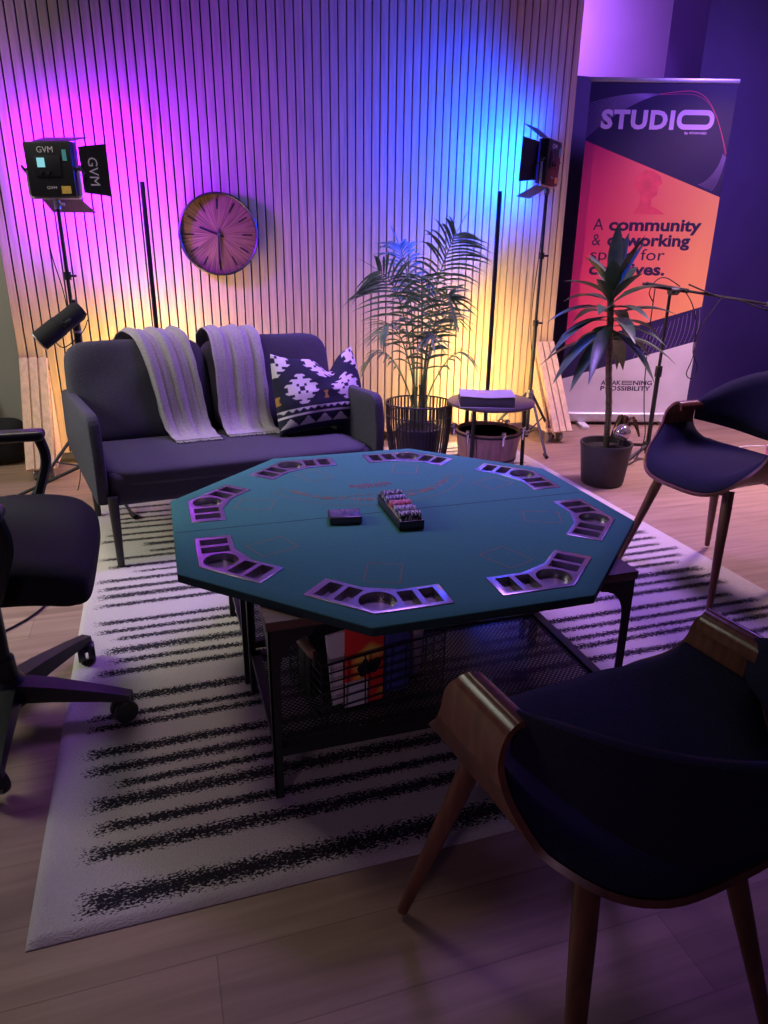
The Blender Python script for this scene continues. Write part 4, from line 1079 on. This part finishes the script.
# the wide rounded O
def rr(x0, x1, z0, z1, r, n=8):
    pts = []
    for cx, cz, a0 in ((x1-r, z1-r, 0), (x0+r, z1-r, pi/2), (x0+r, z0+r, pi), (x1-r, z0+r, 1.5*pi)):
        pts += [(cx+r*cos(a0+i*pi/2/n), cz+r*sin(a0+i*pi/2/n)) for i in range(n+1)]
    return pts
oo, ii = rr(0.456, 0.690, 1.893, 2.003, 0.05), rr(0.484, 0.662, 1.922, 1.974, 0.022)
vo = [b.verts.new((x, -0.0018, z)) for x, z in oo]; vi = [b.verts.new((x, -0.0018, z)) for x, z in ii]
for i in range(len(vo)): b.faces.new((vo[i], vo[(i+1) % len(vo)], vi[(i+1) % len(vi)], vi[i]))
fit_text(b, 'By 4THWARD', 0.515, 0.655, 0.013, 1.868, MBF, depth=0.0002, bold=0.0004)
obj('title_lettering', b, 'banner_title', ban, smooth=0)
b = new_bm(); MB3 = T(0, -0.0021, 0) @ bmF
fit_text(b, 'A', 0.002, 0.070, 0.072, 1.302, MB3, depth=0.0002)
fit_text(b, 'community', 0.105, 0.715, 0.072, 1.302, MB3, depth=0.0002, bold=0.0035)
fit_text(b, '&', 0.004, 0.062, 0.072, 1.208, MB3, depth=0.0002)
fit_text(b, 'coworking', 0.105, 0.655, 0.072, 1.208, MB3, depth=0.0002, bold=0.0035)
fit_text(b, 'space for', 0.004, 0.500, 0.072, 1.118, MB3, depth=0.0002)
fit_text(b, 'creatives.', 0.004, 0.515, 0.072, 1.026, MB3, depth=0.0002, bold=0.0035)
obj('slogan_lettering', b, 'banner_ink', ban, smooth=0)
b = new_bm()
fit_text(b, 'AWAK', 0.176, 0.318, 0.030, 0.287, MB3, depth=0.0002, bold=0.0012)
for k in range(3): prism(b, [(0.324, 0.287+k*0.0115), (0.398, 0.287+k*0.0115), (0.398, 0.293+k*0.0115), (0.324, 0.293+k*0.0115)], 0, 0.0002, MB3)
prism(b, [(0.324, 0.287), (0.330, 0.287), (0.330, 0.316), (0.324, 0.316)], 0, 0.0002, MB3)
fit_text(b, 'NING', 0.404, 0.540, 0.030, 0.287, MB3, depth=0.0002, bold=0.0012)
fit_text(b, 'P', 0.176, 0.206, 0.030, 0.247, MB3, depth=0.0002, bold=0.0012)
oo, ii = rr(0.212, 0.290, 0.246, 0.278, 0.013), rr(0.219, 0.283, 0.252, 0.272, 0.009)
vo = [b.verts.new((x, -0.0021, z)) for x, z in oo]; vi = [b.verts.new((x, -0.0021, z)) for x, z in ii]
for i in range(len(vo)): b.faces.new((vo[i], vo[(i+1) % len(vo)], vi[(i+1) % len(vi)], vi[i]))
fit_text(b, 'SSIBILITY', 0.296, 0.532, 0.030, 0.247, MB3, depth=0.0002, bold=0.0012)
obj('footer_lettering', b, 'banner_ink', ban, smooth=0)
b = new_bm(); box(b, ((BX0+BX1)/2, 0.004, BZ1+0.010), (BX1-BX0+0.015, 0.024, 0.026), 0.005); obj('top_rail', b, 'silver_rail', ban)
b = new_bm(); box(b, ((BX0+BX1)/2, 0.02, 0.056), (BX1-BX0+0.03, 0.09, 0.070), 0.016, seg=4); obj('base_cassette', b, 'silver_rail', ban)
for x in (0.06, 0.66):
    b = new_bm(); box(b, (x, -0.02, 0.011), (0.055, 0.26, 0.022), 0.004); obj('foot', b, 'white_plastic', ban)
b = new_bm(); tube(b, [(0.35, 0.02, 0.08), (0.35, 0.012, BZ1+0.005)], 0.008, 8); obj('support_pole', b, 'silver_rail', ban)

# ------------------------------------------------------------------ areca palm in a wire planter
PX, PY = 1.405, 3.77
pb = thing('planter_basket', 'black vertical wire planter basket holding the palm right of the sofa', 'planter', (PX, PY, 0))
b = new_bm(); zb = 0.0135
NR = 52; R0, R1, HB = 0.155, 0.188, 0.345
rad = lambda z: R0+(R1-R0)*(1-((z/HB)-1)**2)
for k in range(NR):
    a = 2*pi*k/NR
    tube(b, [(rad(z)*cos(a), rad(z)*sin(a), z+zb) for z in (0.002, HB*0.33, HB*0.66, HB)], 0.0045, 6)
obj('wire_rods', b, 'black_metal', pb)
for z in (0.004, HB*0.80, HB):
    b = new_bm(); tube(b, [(rad(z)*cos(2*pi*k/48), rad(z)*sin(2*pi*k/48), z+zb) for k in range(48)], 0.005 if z == HB else 0.0038, 6, closed=True); obj('hoop', b, 'black_metal', pb)
pp = thing('potted_palm', 'tall areca palm in a dark pot inside the black wire planter', 'potted palm', (PX, PY, 0))
b = new_bm(); lathe(b, [(0, 0.016), (0.105, 0.016), (0.128, 0.20), (0.134, 0.20), (0.134, 0.215), (0.120, 0.215), (0.112, 0.19), (0, 0.19)], 36); obj('pot', b, 'pot_grey', pp)
b = new_bm(); lathe(b, [(0.10, 0.010+zb-0.006), (0.150, 0.012+zb-0.006), (0.152, 0.045), (0.146, 0.045), (0.14, 0.022), (0.10, 0.022), (0.10, 0.0175)], 36); obj('saucer', b, 'white_plastic', pp)
b = new_bm(); lathe(b, [(0, 0.185), (0.115, 0.185), (0.110, 0.203), (0, 0.205)], 30); obj('soil', b, 'soil', pp)
def leaflet(bm, p, d, up, L, wd, droop, n=6):
    side = d.cross(up).normalized(); prev = None
    for i in range(n+1):
        t = i/n; c = p+d*(L*t)+Vector((0, 0, -droop*L*t*t)); w_ = wd*(sin(pi*min(1, t*0.9+0.12))**0.8)*(1 if t < 1 else 0.05)
        vv = [bm.verts.new(c-side*w_/2+up*w_*0.14), bm.verts.new(c), bm.verts.new(c+side*w_/2+up*w_*0.14)]
        if prev:
            bm.faces.new((prev[0], prev[1], vv[1], vv[0])); bm.faces.new((prev[1], prev[2], vv[2], vv[1]))
        prev = vv
def frond(az, reach, top, droopy, nleaf, start, LL, seed, face=None):
    rnd = random.Random(seed); bm = new_bm(); nleaf = int(nleaf*0.74)
    d = Vector((cos(az), sin(az), 0))
    base = Vector((0.02*cos(az+1), 0.02*sin(az+1), 0.20))
    pts = smooth_path([base, base+d*reach*0.18+Vector((0, 0, (top-0.2)*0.45)), base+d*reach*0.50+Vector((0, 0, (top-0.2)*0.82)), base+d*reach*0.85+Vector((0, 0, (top-0.2)*1.0)), base+d*reach*1.15+Vector((0, 0, (top-0.2)*(1.0-droopy)))], 8)
    n = len(pts); tube(bm, pts, [0.0062*(1-0.75*i/(n-1)) for i in range(n)], 6)
    sideh = Vector((-sin(az), cos(az), 0))
    for q in range(nleaf):
        f = start+(0.985-start)*q/(nleaf-1); k = f*(n-1); i = min(int(k), n-2); p = pts[i].lerp(pts[i+1], k-i); tg = (pts[i+1]-pts[i]).normalized()
        Ls = LL*(0.55+0.55*sin(pi*min(1, (f-start)/(1-start)*0.85+0.15)))*rnd.uniform(0.88, 1.1)
        for s in (-1, 1):
            sd = sideh if face is None else tg.cross(Vector((sin(face), -cos(face), 0))).normalized()
            sp = sd*s
            nrm = tg.cross(sd).normalized(); nrm = nrm if (nrm.z > 0 if face is None else nrm.y < 0) else -nrm
            dl = (tg*(0.50+0.55*(f-start))+sp*0.95+nrm*0.10+Vector((rnd.uniform(-.08, .08), rnd.uniform(-.08, .08), rnd.uniform(-.05, .08)))).normalized()
            leaflet(bm, p, dl, (nrm+Vector((0, 0, .2))).normalized(), Ls, 0.0135*rnd.uniform(0.85, 1.15), 0.34+0.22*rnd.random())
    leaflet(bm, pts[-1], (pts[-1]-pts[-2]).normalized(), Vector((0, 0, 1)), LL*0.6, 0.016, 0.1)
    return obj('frond', bm, 'palm_leaf', pp, smooth=60)
# azimuth (0 = right along the partition, -90 = towards the camera)
for i, (az, reach, top, dr, nl, st, LL, fc) in enumerate([
    (-5, 0.15, 1.16, -0.10, 26, 0.34, 0.27, 0.1), (178, 0.21, 1.02, -0.06, 24, 0.34, 0.24, -0.2), (125, 0.12, 1.12, -0.08, 24, 0.38, 0.23, 0.5),
    (-120, 0.15, 1.03, -0.02, 22, 0.36, 0.21, -0.5), (-50, 0.13, 0.93, -0.02, 20, 0.36, 0.20, 0.4), (20, 0.24, 0.84, 0.06, 20, 0.36, 0.19, None),
    (200, 0.25, 0.80, 0.06, 20, 0.36, 0.19, None), (-95, 0.12, 0.76, 0.04, 16, 0.36, 0.17, 0.0), (70, 0.13, 0.95, 0.0, 18, 0.40, 0.21, -0.3), (165, 0.24, 0.64, 0.10, 14, 0.42, 0.17, None), (-20, 0.24, 0.64, 0.10, 14, 0.42, 0.17, None)]):
    frond(radians(az), reach, top, dr, nl, st, LL, 40+i, fc)
for i in range(7):
    b = new_bm(); a = i*0.9; tube(b, [(0.03*cos(a), 0.03*sin(a), 0.195), (0.035*cos(a), 0.035*sin(a), 0.33), (0.03*cos(a+.3), 0.03*sin(a+.3), 0.45)], [0.011, 0.009, 0.006], 8); obj('cane', b, 'palm_stem', pp)

# ------------------------------------------------------------------ round side table, book, stave bucket
TX, TY, TZ = 1.725, 3.50, 0.405
st = thing('round_side_table', 'round black side table on thin legs between the palm and the light stand', 'side table', (TX, TY, 0))
b = new_bm(); lathe(b, [(0, TZ-0.018), (0.232, TZ-0.018), (0.238, TZ-0.012), (0.238, TZ-0.003), (0.233, TZ), (0, TZ)], 64); obj('tabletop', b, 'side_top', st)
zb = 0.0135
for k, a in enumerate((-142, -14, 106)):
    a = radians(a); d = Vector((cos(a), sin(a), 0)); b = new_bm(); tube(b, [d*0.200+Vector((0, 0, zb)), d*0.190+Vector((0, 0, TZ-0.018))], 0.011, 10); obj('leg', b, 'black_metal', st)
bk = thing('stave_bucket', 'open wooden stave bucket with black hoop and chrome lugs under the round side table', 'bucket', (TX-0.005, TY, 0))
b = new_bm(); NB = 16; BH = 0.235
for k in range(NB):
    a0, a1 = 2*pi*(k+0.015)/NB, 2*pi*(k+0.985)/NB
    for ra0, ra1, flip in ((0.140, 0.172, 0), (0.129, 0.161, 1)): pass
    P = []
    for i in range(4):
        a = a0+(a1-a0)*i/3; P.append([((0.138+0.034*t)*cos(a), (0.138+0.034*t)*sin(a), zb+0.001+BH*t) for t in (0, 0.33, 0.66, 1.0)])
    sheet(b, P, 0.010)
lathe(b, [(0, zb+0.012), (0.136, zb+0.012), (0.136, zb+0.022), (0, zb+0.022)], 32)
bmesh.ops.recalc_face_normals(b, faces=b.faces)
obj('staves', b, 'stave_wood', bk, smooth=20)
for z, r in ((BH*0.94, 0.184), (BH*0.35, 0.163)):
    b = new_bm(); lathe(b, [(r-0.004, z-0.006), (r, z-0.006), (r+0.001, z+0.006), (r-0.003, z+0.006), (r-0.004, z-0.006)], 48, (0, 0, zb)); obj('hoop', b, 'black_metal', bk)
for k in range(6):
    a = radians(-150+60*k); d = Vector((cos(a), sin(a), 0)); b = new_bm(); p = d*0.190+Vector((0, 0, BH*0.93+zb))
    tube(b, [p-Vector((0, 0, 0.035)), p+Vector((0, 0, 0.028))], 0.008, 10); tube(b, [p+Vector((0, 0, 0.022))-d*0.018, p+Vector((0, 0, 0.022))+d*0.018], 0.007, 8); lathe(b, [(0, 0), (0.012, 0.004), (0.012, 0.012), (0, 0.016)], 12, p+Vector((0, 0, 0.024)))
    obj('lug', b, 'chrome', bk)
bo = thing('hardcover_book', 'thick pale violet book with small gold title on the round side table', 'book', (TX-0.072, TY-0.085, TZ+0.0005), radians(-20))
b = new_bm(); box(b, (0, 0, 0.029), (0.282, 0.196, 0.050), 0.002); obj('page_block', b, 'book_side', bo)
b = new_bm(); P = [[(-0.144+0.288*i/10, -0.101+0.202*j/8, 0.054+0.0012*sin(i*0.9)*((j-4)/4)**2+0.005*((i-5)/5)**2) for j in range(9)] for i in range(11)]; sheet(b, P, 0.003); box(b, (0, 0, 0.002), (0.288, 0.202, 0.004), 0.001); obj('cover', b, 'book_cover', bo)
b = new_bm()
for i in range(5): box(b, (-0.042+i*0.0135, 0.034, 0.0578), (0.010, 0.020-0.004*(i % 2), 0.0012))
obj('gold_title', b, 'gold', bo)

# ------------------------------------------------------------------ dracaena
DX, DY = 2.245, 3.145
dr = thing('potted_dracaena', 'dracaena with a bare trunk in a dark grey pot before the banner', 'potted plant', (DX, DY, 0))
b = new_bm(); lathe(b, [(0, 0.0005), (0.104, 0.0005), (0.112, 0.012), (0.133, 0.205), (0.138, 0.222), (0.136, 0.228), (0.126, 0.226), (0.122, 0.19), (0, 0.19)], 44); obj('pot', b, 'pot_grey', dr)
b = new_bm(); lathe(b, [(0, 0.186), (0.121, 0.186), (0.119, 0.196), (0, 0.200)], 30); obj('soil', b, 'soil', dr)
b = new_bm(); tp = smooth_path([(0, 0, 0.185), (-0.012, 0, 0.40), (-0.040, 0, 0.60), (-0.062, 0, 0.80), (-0.085, 0, 1.00)], 10)
tube(b, tp, [0.017+0.0012*sin(i*2.2) for i in range(len(tp))], 10); obj('trunk', b, 'bark', dr)
b = new_bm(); rnd = random.Random(5)
def dleaf(p, az, el, L, wd, droop):
    d = Vector((cos(az)*cos(el), sin(az)*cos(el), sin(el))); up = Vector((-cos(az)*sin(el), -sin(az)*sin(el), cos(el))); side = d.cross(up).normalized()
    prev = None; n = 9
    for i in range(n+1):
        t = i/n; c = p+d*(L*t)+Vector((0, 0, -droop*L*t**2.2)); w_ = wd*(min(1, (t*2.6)**1.5+0.16))*(1-max(0, (t-0.5)/0.5)**1.7)+0.001
        vv = [b.verts.new(c-side*w_/2+up*w_*0.16), b.verts.new(c-up*w_*0.04), b.verts.new(c+side*w_/2+up*w_*0.16)]
        if prev:
            b.faces.new((prev[0], prev[1], vv[1], vv[0])); b.faces.new((prev[1], prev[2], vv[2], vv[1]))
        prev = vv
leaves = []
for i in range(38):
    f = i/37; z = 0.76+0.25*f; az = i*2.399+0.4
    el = radians(-8+82*f**2.2+rnd.uniform(-16, 16)); L = 0.34-0.05*f+rnd.uniform(-.06, .03); az += rnd.uniform(-.5, .5)
    leaves.append((z, az, el, L, rnd.uniform(0.060, 0.078)))
for z, az, el, L, wd in leaves:
    b = new_bm(); dleaf(Vector((-0.065-0.08*(z-0.82), 0, z)), az, el, L, wd, 0.50-0.38*max(0, el)); obj('leaf', b, 'dracaena_leaf', dr, smooth=60)
b = new_bm(); rnd = random.Random(11)
for i in range(8):
    a = rnd.uniform(-0.6, 0.9); p0 = Vector((0.030+0.01*i, -0.01*i % 0.03-0.02, 0.300)); p1 = p0+Vector((0.02*cos(a)+0.008*i*0.5, rnd.uniform(-.03, .02), 0.05+rnd.uniform(-.03, .03))); p2 = p1+Vector((0.022+0.003*i, 0, -0.05-rnd.random()*0.04))
    pts = smooth_path([Vector((0.02, 0, 0.24)), p0, p1, p2], 4)
    prev = None
    for k, c in enumerate(pts):
        w_ = 0.006+0.012*sin(pi*k/(len(pts)-1)); vv = [b.verts.new(c+Vector((0, -w_, w_*0.5))), b.verts.new(c+Vector((0, w_, -w_*0.3)))]
        if prev: b.faces.new((prev[0], prev[1], vv[1], vv[0]))
        prev = vv
obj('dried_leaf', b, 'dead_leaf', dr, smooth=60)
gl = thing('watering_globe', 'shiny round glass watering globe stuck in the dracaena pot', 'watering globe', (DX+0.062, DY-0.035, 0.201))
b = new_bm(); lathe(b, [(0, 0.03)]+[(0.046*sin(a), 0.082-0.046*cos(a)) for a in [pi*i/16 for i in range(2, 16)]]+[(0, 0.128)], 28); obj('bulb', b, 'glass_globe', gl)
b = new_bm()
for x in (-0.014, 0.0, 0.014): tube(b, [(x, 0, 0.0), (x*0.9, 0, 0.045)], 0.005, 8)
obj('stem', b, 'glass_globe', gl)

# ------------------------------------------------------------------ boom stand, right
BX, BY = 2.76, 3.46
bs_ = thing('boom_stand', 'black boom microphone stand between the dracaena and the right armchair', 'microphone stand', (BX, BY, 0))
b = new_bm(); tube(b, [(0, 0, 0.04), (0, 0, 0.55)], 0.0135, 10); obj('lower_pole', b, 'black_metal', bs_)
b = new_bm(); tube(b, [(0, 0, 0.53), (0.0, 0, 0.975)], 0.009, 10); obj('upper_pole', b, 'black_metal', bs_)
b = new_bm(); lathe(b, [(0.012, 0.50), (0.020, 0.50), (0.020, 0.56), (0.012, 0.56)], 14); lathe(b, [(0.012, 0.06), (0.026, 0.06), (0.026, 0.11), (0.012, 0.11)], 14); obj('collar', b, 'black_plastic', bs_)
for k in range(3):
    a = radians(205)+k*2*pi/3; d = Vector((cos(a), sin(a), 0)); b = new_bm(); tube(b, [Vector((0, 0, 0.09)), d*0.30+Vector((0, 0, 0.016))], 0.010, 8); obj('leg', b, 'black_metal', bs_)
    b = new_bm(); tube(b, [d*0.285+Vector((0, 0, 0.02)), d*0.32+Vector((0, 0, 0.0145))], 0.0135, 8); obj('rubber_foot', b, 'black_rubber', bs_)
b = new_bm(); tube(b, [(-0.02, -0.02, 0.975), (0.03, -0.02, 0.975)], 0.022, 12); tube(b, [(0.0, -0.03, 0.975), (0.0, -0.07, 0.975)], 0.010, 8); obj('boom_clutch', b, 'black_plastic', bs_)
bd_ = lambda t: Vector((-0.20+1.00*t, -0.02, 1.015-0.135*t))
b = new_bm(); tube(b, [bd_(0), bd_(1)], 0.0075, 8); obj('boom_arm', b, 'black_metal', bs_)
b = new_bm(); tube(b, [bd_(0.02), bd_(0.30)], 0.0125, 8); obj('boom_grip', b, 'black_rubber', bs_)
b = new_bm(); tube(b, [bd_(0.86), bd_(0.93)], 0.012, 10); tube(b, [bd_(0.95)+Vector((0, 0, -.02)), bd_(1.02)+Vector((0, 0, -.02))], 0.011, 10); obj('connector', b, 'grey_metal', bs_)
def cable(name, label, pts, r=0.003, m='black_rubber', n=7):
    b = new_bm(); tube(b, smooth_path(pts, n), r, 6); return tag(obj(name, b, m), label, 'cable')
o3 = Vector((BX, BY, 0))
cable('audio_cable', 'black cable hanging in a narrow loop from the boom stand before the banner', [o3+Vector(p) for p in ((0.06, -0.035, 0.985), (0.13, -0.04, 0.90), (0.18, -0.04, 0.78), (0.185, -0.04, 0.64), (0.225, -0.05, 0.55), (0.195, -0.05, 0.49), (0.155, -0.05, 0.52), (0.19, -0.04, 0.61), (0.205, -0.035, 0.76), (0.30, -0.035, 0.90), (0.34, -0.032, 0.955))])
cable('audio_cable', 'black cable dropping from the boom stand to the floor by the dracaena pot', [o3+Vector(p) for p in ((-0.13, -0.035, 0.99), (-0.14, -0.05, 0.80), (-0.125, -0.05, 0.50), (-0.10, -0.05, 0.32), (-0.085, -0.07, 0.16), (-0.16, -0.10, 0.03), (-0.24, -0.08, 0.006), (-0.30, 0.1, 0.005))])
cable('audio_cable', 'black cable lying over the boom arm towards the right edge', [o3+Vector(p) for p in ((0.10, -0.02, 1.01), (0.30, -0.03, 0.945), (0.45, -0.025, 0.925), (0.60, -0.02, 0.885), (0.72, -0.02, 0.855), (0.9, -0.03, 0.84))], 0.0045)
cable('audio_cable', 'thin black cable arching over the dracaena leaves to the boom', [o3+Vector(p) for p in ((0.05, -0.01, 1.0), (-0.05, -0.01, 1.045), (-0.12, -0.02, 1.03), (-0.16, -0.03, 0.97), (-0.13, -0.035, 0.92))])

# ------------------------------------------------------------------ bits at the edges
cable('white_charging_cable', 'white charging cable looped on the floor behind the right armchair', [(3.70, 3.50, 0.005), (3.60, 3.53, 0.005), (3.51, 3.52, 0.005), (3.45, 3.47, 0.005), (3.41, 3.38, 0.005), (3.41, 3.31, 0.005)], 0.004, 'cable_white')
cable('power_cable', 'black cable curling on the floor behind the office chair', [(-0.60, 3.30, 0.005), (-0.45, 3.22, 0.005), (-0.75, 3.55, 0.005), (-0.95, 3.75, 0.005), (-1.2, 3.7, 0.005)], 0.004)
cable('power_cable', 'thin black cable on the floor under the office chair seat', [(-0.95, 2.1, 0.004), (-0.72, 2.18, 0.004), (-0.52, 2.35, 0.004), (-0.44, 2.50, 0.004)], 0.004)
cable('light_power_cable', 'thin cable hanging from the left LED panel down its stand', [(LS1[0]-0.06, LS1[1]-0.02, 1.35), (LS1[0]-0.055, LS1[1]-0.02, 1.15), (LS1[0]-0.02, LS1[1]-0.02, 0.90), (LS1[0]-0.03, LS1[1]-0.02, 0.5), (LS1[0]-0.08, LS1[1]-0.1, 0.006), (LS1[0]-0.25, LS1[1]-0.15, 0.006)], 0.0025)
cable('light_power_cable', 'thin cable hanging from the right LED panel down its stand', [(LS2[0]-0.02, LS2[1]-0.02, 1.48), (LS2[0]-0.03, LS2[1]-0.03, 1.2), (LS2[0]-0.05, LS2[1]-0.03, 0.8), (LS2[0]-0.015, LS2[1]-0.03, 0.45), (LS2[0]-0.04, LS2[1]-0.05, 0.006)], 0.0025)
bagt = thing('equipment_bag', 'black equipment bag on the floor against the pale wall at the left edge', 'bag', (-0.98, 4.45, 0))
b = new_bm(); puffy(b, (0, 0, 0.115), (0.42, 0.30, 0.23), 5, 4, 14); obj('body', b, 'black_rubber', bagt)
b = new_bm(); tube(b, smooth_path([(-0.10, -0.05, 0.21), (-0.08, -0.06, 0.30), (0.06, -0.06, 0.31), (0.10, -0.05, 0.21)], 6), 0.008, 8); obj('carry_strap', b, 'black_rubber', bagt)
spk = thing('tripod_case', 'slim black case leaning on the pale wall at the left edge', 'case', (-1.02, 4.66, 0))
b = new_bm(); tube(b, [(0, 0, 0.0), (-0.01, 0.04, 0.30), (-0.02, 0.09, 0.55)], [0.05, 0.05, 0.02], 12); obj('body', b, 'black_rubber', spk)
b = new_bm(); tube(b, smooth_path([(-0.02, 0.0, 0.50), (0.03, -0.03, 0.58), (0.03, -0.02, 0.46), (0.0, 0.0, 0.40)], 6), 0.005, 6); obj('strap', b, 'black_rubber', spk)

pk = thing('storage_box', 'small pink plastic box on the floor at the right edge behind the armchair', 'box', (3.46, 3.13, 0), radians(25))
b = new_bm(); box(b, (0, 0, 0.056), (0.13, 0.16, 0.11), 0.006); obj('body', b, 'pink_plastic', pk)
b = new_bm(); box(b, (0, 0, 0.117), (0.136, 0.166, 0.012), 0.004); obj('lid', b, 'pink_plastic', pk)
